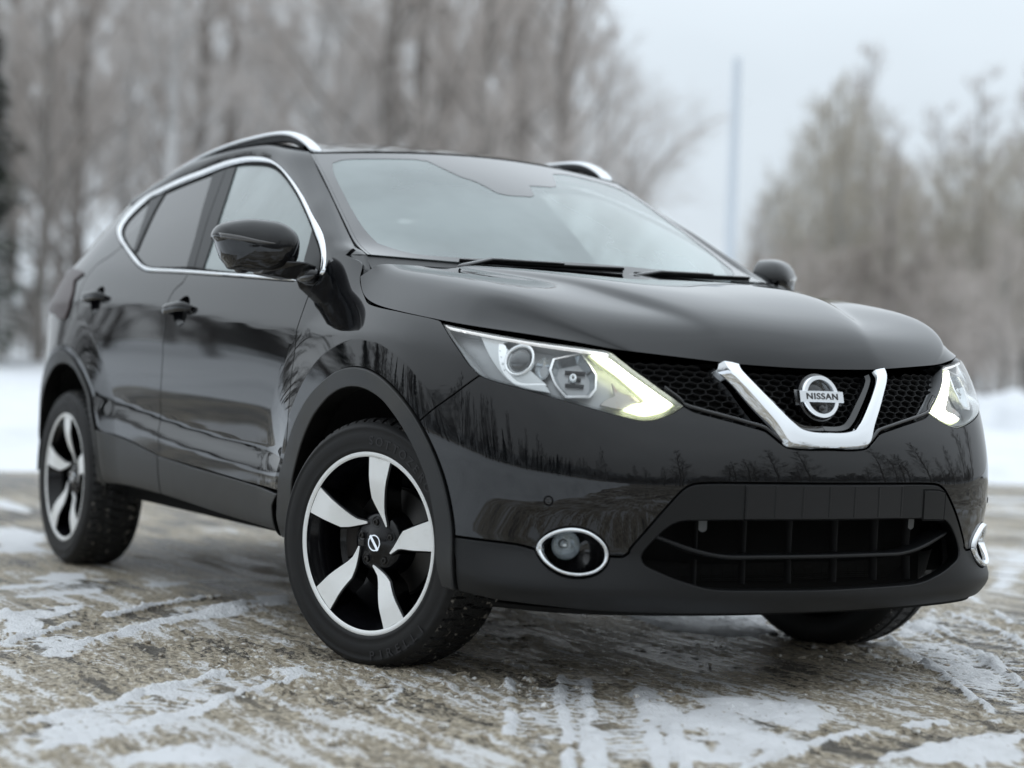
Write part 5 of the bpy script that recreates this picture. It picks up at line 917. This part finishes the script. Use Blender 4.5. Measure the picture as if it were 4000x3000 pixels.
    hs=math_('ADD',math_('MULTIPLY',t,.8),math_('MULTIPLY',f1,.8)); hs=math_('ADD',hs,math_('MULTIPLY',f3,.3)); b=N.new('ShaderNodeBump'); b.inputs['Strength'].default_value=.8; b.inputs['Distance'].default_value=.016; L.new(hs,b.inputs['Height']); L.new(b.outputs[0],p.inputs['Normal']); return m
me.materials.append(ground_mat())
# ------------------------------------------------------------------ snow fields and banks
Fd=np.array([math.cos(YAW),math.sin(YAW)]); Rd=np.array([math.sin(YAW),-math.cos(YAW)]); CP=np.array([4.70421,-3.19546])
def at(px,d): 
    """ground point seen near photo column px at distance d from the photographer"""
    return CP+Fd*d+Rd*((px-2000)/7475.3*d)
snow_m=mat('clean_snow',(.86,.88,.91),.75,bump=(14,.4,.03),var=(1.6,(.74,.76,.79),.45,.7))
def field(name,xs,ys,hf,label):
    X,Y=np.meshgrid(xs,ys,indexing='ij'); Z=hf(X,Y); mb=MB(); mb.grid(np.stack([X,Y,Z],-1)); o=mb.build(name,snow_m); tag(o,label,'snow',kind='structure'); return o
def snow_h(X,Y):
    e=X+7.9-.10*Y+(fbm(X*.8,Y*.8,4,60)-.5)*1.2; t=sstep(0,1.6,-e); bank=np.exp(-((-e-1.5)/1.2)**2)*.16*(.4+fbm(X*.5,Y*.5,4,61)); far=sstep(20,42,-e)*.55
    return -.05+t*(.14+.10*fbm(X*.35,Y*.35,4,62))+bank*t+far*(.5+.8*fbm(X*.12,Y*.12,3,63))
field('snow_field',np.concatenate([np.linspace(-6,-14,70),np.linspace(-14.3,-80,120)]),np.linspace(-45,75,200),snow_h,'white snow field between the road and the bare wood behind the car')
def snow_h2(X,Y):
    e=Y+3.3+.04*X+(fbm(X*.8,Y*.8,4,70)-.5)*1.0; t=sstep(0,1.2,-e); return -.05+t*(.12+.12*fbm(X*.5,Y*.5,4,71))+np.exp(-((-e-1.4)/1.0)**2)*.32*(.3+fbm(X*.4,Y*.4,3,72))*t
field('snow_verge',np.linspace(-30,40,140),np.concatenate([np.linspace(-2.6,-8,80),np.linspace(-8.4,-60,60)]),snow_h2,'ploughed snow verge along the near side of the road')
# ------------------------------------------------------------------ trees
bark={'brown':mat('brown_bark',(.26,.235,.215),.85,bump=(20,.6,.02)),'birch':mat('birch_bark',(.70,.69,.68),.75,var=(4,(.34,.33,.32),.52,.62)),'grey':mat('grey_bark',(.42,.41,.385),.85,bump=(20,.6,.02))}
twig={'brown':mat('brown_twigs',(.60,.545,.505),.9),'birch':mat('birch_twigs',(.68,.63,.595),.9),'grey':mat('olive_grey_twigs',(.60,.555,.48),.9)}  # twigs paler than bare wood: distance haze put into the colour
needle=mat('dark_needles',(.022,.034,.020),.9,var=(3,(.045,.060,.038),.4,.7))
def prisms(A,B,ra,rb):
    A=np.array(A);B=np.array(B);ra=np.array(ra)[:,None];rb=np.array(rb)[:,None]; t=B-A; t/=np.linalg.norm(t,axis=1,keepdims=True)+1e-9; u=np.where(np.abs(t[:,2:])<.9,[[0,0,1.]],[[1.,0,0]]); a=np.cross(t,u); a/=np.linalg.norm(a,axis=1,keepdims=True); b=np.cross(t,a)
    V=[]; 
    for k in range(3): c,s=math.cos(k*2.0944),math.sin(k*2.0944); V.append(A+(a*c+b*s)*ra); V.append(B+(a*c+b*s)*rb)
    V=np.stack(V,1); n=len(A); base=np.arange(n)[:,None]*6; F=np.concatenate([base+np.array([[0,2,3,1]]),base+np.array([[2,4,5,3]]),base+np.array([[4,0,1,5]])])
    return V.reshape(-1,3),F
def fast_mesh(name,V,F,m):
    me=bpy.data.meshes.new(name); V=np.asarray(V,np.float32); F=np.asarray(F,np.int32); k=F.shape[1]; me.vertices.add(len(V)); me.vertices.foreach_set('co',V.ravel()); me.loops.add(F.size); me.loops.foreach_set('vertex_index',F.ravel()); me.polygons.add(len(F)); me.polygons.foreach_set('loop_start',np.arange(0,F.size,k,dtype=np.int32)); me.polygons.foreach_set('loop_total',np.full(len(F),k,dtype=np.int32)); me.update(calc_edges=True); me.materials.append(m); return me
def bare_tree(seed,h,kind,up=.75,spread=.22,base=.18,n1=34,n2=8,n3=13,tw=.0065):
    rs=np.random.RandomState(seed); k=14; t=np.linspace(0,1,k); path=np.stack([np.cumsum(rs.randn(k))*.012*h*.4,np.cumsum(rs.randn(k))*.012*h*.4,t*h],1); path[0,:2]=0; R=(.013*h)*(1-t)**.8+.012
    mb=MB(); mb.tube(path,R,9); tm=mb
    A=[];B=[];ra=[];rb=[]
    def at_(f): return np.array([np.interp(f,t,path[:,i]) for i in range(3)])
    l1=[]
    for i in range(n1):
        f=base+(1-base)*((i+rs.rand())/n1)**.9*.97; p=at_(f); az=rs.rand()*6.283; ln=h*spread*(1.15-f)*(.6+.7*rs.rand())+.3; d=np.array([math.cos(az),math.sin(az),up*(.7+.7*rs.rand())]); d/=np.linalg.norm(d); mid=p+d*ln*.5; d2=d+np.array([0,0,.35]); d2/=np.linalg.norm(d2); e=mid+d2*ln*.5; r0=.10*.013*h*(1.3-f)*3
        A+=[p,mid];B+=[mid,e];ra+=[r0,r0*.6];rb+=[r0*.6,r0*.25]; l1.append((p,mid,e,ln,r0))
    nl=len(A)
    for p,mid,e,ln,r0 in l1:
        for j in range(n2):
            f=.25+.75*(j+rs.rand())/n2; q=p+(mid-p)*min(1,f*2) if f<.5 else mid+(e-mid)*(f*2-1); d=(e-p)/np.linalg.norm(e-p)+rs.randn(3)*.55+np.array([0,0,.25]); d/=np.linalg.norm(d); l2=ln*(.28+.3*rs.rand())*(1.2-f*.5); e2=q+d*l2; A.append(q);B.append(e2);ra.append(tw*1.6);rb.append(tw*.9)
            for s in range(n3):
                g=.15+.85*(s+rs.rand())/n3; q2=q+(e2-q)*g; d3=d+rs.randn(3)*.6+np.array([0,0,.1]); d3/=np.linalg.norm(d3); A.append(q2);B.append(q2+d3*l2*(.30+.4*rs.rand()));ra.append(tw);rb.append(tw*.5)
    V,F=prisms(A[:nl],B[:nl],ra[:nl],rb[:nl]); b=len(tm.V); 
    tv=np.array(tm.V); tf=[list(f) for f in tm.F if len(f)==4]; V1=np.concatenate([tv,V]); F1=np.concatenate([np.array(tf),F+len(tv)])
    V2,F2=prisms(A[nl:],B[nl:],ra[nl:],rb[nl:]); return fast_mesh('trunk',V1,F1,bark[kind]),fast_mesh('crown',V2,F2,twig[kind])
def conifer(seed,h,w):
    rs=np.random.RandomState(seed); V=[];n=2600; t=rs.rand(n)**.75; z=h*(.08+.92*t); r=w*(1-t)**.85*(.25+.75*rs.rand(n)**.6)*(1+.25*np.sin(z*4)); az=rs.rand(n)*6.283; c=np.stack([r*np.cos(az),r*np.sin(az),z-r*.25],1); o=np.stack([np.cos(az),np.sin(az),-.35+0*az],1)*(.22+.2*rs.rand(n))[:,None]; s=np.stack([-np.sin(az),np.cos(az),0*az],1)*(.10+.1*rs.rand(n))[:,None]; j=rs.randn(n,3)*.05; V=np.stack([c-o*.5+s,c-o*.5-s,c+o+j],1).reshape(-1,3); F=np.arange(3*n).reshape(-1,3)
    mb=MB(); mb.tube([(0,0,0),(0,0,h*.5),(0,0,h*.97)],[.014*h,.009*h,.01],8); me=fast_mesh('trunk',mb.V,[f for f in mb.F if len(f)==4],bark['brown']); return me,fast_mesh('crown',V,F,needle)
def place(meshes,x,y,s,rz,label,group=None,name='bare_tree',cat='tree',z=.1):
    e=empty(name,None,(x,y,z)); e.scale=(s,s,s); e.rotation_euler=(0,0,rz); tag(e,label,cat,group)
    for nm,me in zip(('trunk','crown'),meshes): o=bpy.data.objects.new(nm,me); COL.objects.link(o); o.parent=e
    return e
TV={'birch':[bare_tree(s,15,'birch',up=1.1,spread=.20,base=.22) for s in (1,2,3)],'brown':[bare_tree(s,15,'brown',up=1.0,spread=.24,base=.12) for s in (4,5,6)],'grey':[bare_tree(s,12,'grey',up=1.15,spread=.34,base=.06,n1=44) for s in (7,8)],'bush':[bare_tree(s,5,'brown',up=.9,spread=.42,base=.02,n1=30) for s in (9,10)]}
CON=[conifer(11,13,2.6),conifer(12,12,2.4)]
rs=random.Random(5)
L1='tall bare tree of the blurred wood behind the car, left of the gap of open sky'
k=0
for px in range(-150,2300,145):
    for d0 in (47,60):
        kd='birch' if rs.random()<.5 else 'brown'; d=d0+rs.random()*9; p=at(px+rs.uniform(-40,40)+ (30 if d0==60 else 0),d); s=rs.uniform(.85,1.25)*(d/50)**.5
        if px>2050: s*=.95
        place(rs.choice(TV[kd]),p[0],p[1],s,rs.random()*6.28,{'birch':'pale-trunked bare birch among the tall blurred trees behind the car','brown':'brown bare tree with dense twigs among the tall blurred trees behind the car'}[kd],{'birch':'bare birches of the wood on the left','brown':'brown bare trees of the wood on the left'}[kd])
# right-hand group: lower crowns with a pointed top, sky above
for px,d,s,kd in ((3010,66,.62,'grey'),(3150,70,.80,'grey'),(3265,66,.90,'grey'),(3370,70,.86,'grey'),(3090,62,.55,'grey'),(3460,64,.62,'brown'),(3210,74,.95,'grey'),(3700,68,.72,'grey'),(3790,70,.80,'brown'),(3900,66,.74,'grey'),(3985,70,.78,'brown'),(4080,66,.82,'grey'),(2940,64,.42,'brown'),(3590,64,.44,'brown'),(3640,72,.55,'grey'),(3850,74,.66,'grey'),(3330,78,.95,'brown'),(3430,74,.80,'grey'),(3530,76,.72,'grey'),(3660,78,.80,'brown'),(3750,76,.85,'grey'),(3950,78,.90,'grey'),(4020,72,.85,'brown')):
    p=at(px,d); place(rs.choice(TV[kd]),p[0],p[1],s,rs.random()*6.28,{'grey':'olive-grey bare tree with upswept branches right of the pale pole','brown':'lower brown bare tree in the group right of the pale pole'}[kd],{'grey':'grey bare trees on the right','brown':'brown bare trees on the right'}[kd])
for px in range(2250,4200,85):
    p=at(px+rs.uniform(-30,30),rs.uniform(55,75)); s=rs.uniform(.65,1.05)*(1.0 if px>2900 else .75); place(rs.choice(TV['bush']),p[0],p[1],s,rs.random()*6.28,'dense brown leafless thicket bush at the far edge of the snow field','thicket bushes at the edge of the snow',name='bare_bush',cat='bush')
for px in range(-100,2250,110):
    p=at(px+rs.uniform(-30,30),rs.uniform(50,58)); s=rs.uniform(.45,.8); place(rs.choice(TV['bush']),p[0],p[1],s,rs.random()*6.28,'low leafless undergrowth bush between the trunks of the wood','undergrowth bushes in the wood',name='bare_bush',cat='bush')
# small pointed tree right of the big wood, left of the pole
p=at(2440,56); place(TV['brown'][0],p[0],p[1],.50,1.0,'small dark bare tree standing alone at the right end of the big wood')
p=at(2330,58); place(TV['birch'][1],p[0],p[1],.78,2.0,'slim bare birch at the right edge of the big wood, beside the small dark tree')
p=at(-110,46); place(CON[0],p[0],p[1],.72,0,'dark green conifer at the far left edge of the picture',name='conifer')
p=at(-260,52); place(CON[1],p[0],p[1],.95,2,'dark conifer just outside the left edge, behind the first conifer',name='conifer')
p=at(3905,41); place(TV['brown'][1],p[0],p[1],.16,0,'thin dark sapling standing in the snow at the right edge',name='sapling'); 
# pale lamp post
p=at(2830,34); mb=MB(); mb.lathe([(.10,0),(.10,1.0),(.092,2.5),(.075,6.3),(.07,6.4),(.0005,6.4)],axis='z',n=20,c=(0,0,0)); o=empty('lamp_post',None,(p[0],p[1],.1)); tag(o,'pale blue-grey steel lamp post standing in the snow between the two groups of trees','lamp post'); mb.build('post',mat('blue_grey_paint',(.66,.71,.76),.5),o); mb=MB(); mb.lathe([(.15,-.1),(.15,.35),(.10,.45),(.085,.46)],axis='z',n=20); mb.build('post_base',M['disc'],o)
# heaps of ploughed snow at the right edge
def heap_obj(px,d,r,h,label):
    p=at(px,d); n=28; R,T2=np.meshgrid(np.linspace(0,1,14),np.linspace(0,2*np.pi,n,endpoint=False),indexing='ij'); X=p[0]+R*r*np.cos(T2);Y=p[1]+R*r*np.sin(T2); Z=.05+h*(1-R**2)*(.6+.7*fbm(X*1.5,Y*1.5,4,int(px))); mb=MB(); mb.grid(np.stack([X,Y,Z],-1),closed_v=True); o=mb.build('snow_heap',snow_m); tag(o,label,'snow heap',kind='structure')
heap_obj(3870,33,1.0,.75,'rounded snow heap left of the thin sapling'); heap_obj(3990,32,1.0,.70,'rounded snow heap right of the thin sapling'); heap_obj(3600,40,2.2,.7,'low wide snow heap behind the hood')
# ------------------------------------------------------------------ wooded side behind the photographer: one mass, seen only as reflections in the paint
def treeline(name,arc_,n,label,seed,conif=.35,r0=34,r1=52,bush=.4,sc=(.55,.5),col=(.08,.07,.062)):
    rs=np.random.RandomState(seed); VV=[[],[]];FF=[[],[]]; nb=[0,0]
    src=[TV['birch'][0],TV['brown'][0],TV['brown'][1],TV['bush'][0]]
    def grab(me): V=np.empty(len(me.vertices)*3,np.float32); me.vertices.foreach_get('co',V); k=me.polygons[0].loop_total; F=np.empty(len(me.polygons)*k,np.int32); me.polygons.foreach_get('vertices',F); return V.reshape(-1,3),F.reshape(-1,k)
    cache={}
    for i in range(n):
        az=math.radians(arc_[0]+(arc_[1]-arc_[0])*(i+rs.rand())/n); r=r0+(r1-r0)*rs.rand(); x,y=r*math.cos(az),r*math.sin(az); s=sc[0]+sc[1]*rs.rand(); c=rs.rand()<conif; bu=rs.rand()<bush
        ms=CON[rs.randint(2)] if c else (TV['bush'][rs.randint(2)] if bu else src[rs.randint(3)])
        for j,me in enumerate(ms):
            if me.name not in cache: cache[me.name]=grab(me)
            V,F=cache[me.name]; a=rs.rand()*6.28; R=np.array([[math.cos(a),-math.sin(a),0],[math.sin(a),math.cos(a),0],[0,0,1]]); V=V@R.T*s+np.array([x,y,0]); 
            if F.shape[1]==3: F=np.concatenate([F,F[:,:1]],1)[:,[0,1,2,2]]; 
            q=1 if (j==1 and c) else 0
            if q==1: F=F[:,:3]
            VV[q].append(V); FF[q].append(F+nb[q]); nb[q]+=len(V)
    me=fast_mesh(name,np.concatenate(VV[0]),np.concatenate(FF[0]),mat('far_twigs',col,.9)); o=bpy.data.objects.new(name,me); COL.objects.link(o); tag(o,label,'wood',kind='stuff')
    if VV[1]: me=fast_mesh('needles',np.concatenate(VV[1]),np.concatenate(FF[1]),needle); q=bpy.data.objects.new('needles',me); COL.objects.link(q); q.parent=o; q['kind']='stuff'
treeline('treeline',(-172,-46),150,'dark mixed wood across the road on the near side of the car',31,.16,32,50,.45,(.30,.34))
treeline('treeline',(-48,85),150,'continuous bare wood across the road in front of the car',32,.0,34,60,.8,(.55,.5),(.26,.245,.23))
# ------------------------------------------------------------------ crumbs of slush lying on the road near the wheels
def lumps():
    rs=np.random.RandomState(8); ico=bmesh.new(); bmesh.ops.create_icosphere(ico,subdivisions=1,radius=1); iv=np.array([v.co for v in ico.verts]); jf=np.array([[v.index for v in f.verts] for f in ico.faces]); ico.free(); V=[];F=[];b=0
    for cx,cy,sx,sy,n in ((.25,-1.20,.30,.12,160),(.55,-.72,.16,.16,150),(.0,-1.15,.35,.06,60),(.35,.62,.12,.12,60),(.45,1.05,.12,.10,40),(.2,-1.6,.9,.35,150),(1.0,-.5,.5,.5,120)):
        for i in range(n):
            x,y=cx+rs.randn()*sx,cy+rs.randn()*sy
            if abs(y)<.93 and abs(y)>.64 and abs(x)<.12: continue
            r=.004+.011*rs.rand()**3; v=iv*(1+.35*rs.randn(len(iv),1)*.6)*r*np.array([1,1,.65])*(.7+.6*rs.rand(3)); V.append(v+[x,y,r*.35+.004]); F.append(jf+b); b+=len(iv)
    me=fast_mesh('slush_crumbs',np.concatenate(V),np.concatenate(F),mat('slush_crumb',(.34,.30,.24),.7,var=(60,(.78,.78,.77),.50,.60))); o=bpy.data.objects.new('slush_crumbs',me); COL.objects.link(o); tag(o,'loose crumbs of dirty slush scattered around the front wheels','slush',kind='stuff')
lumps()
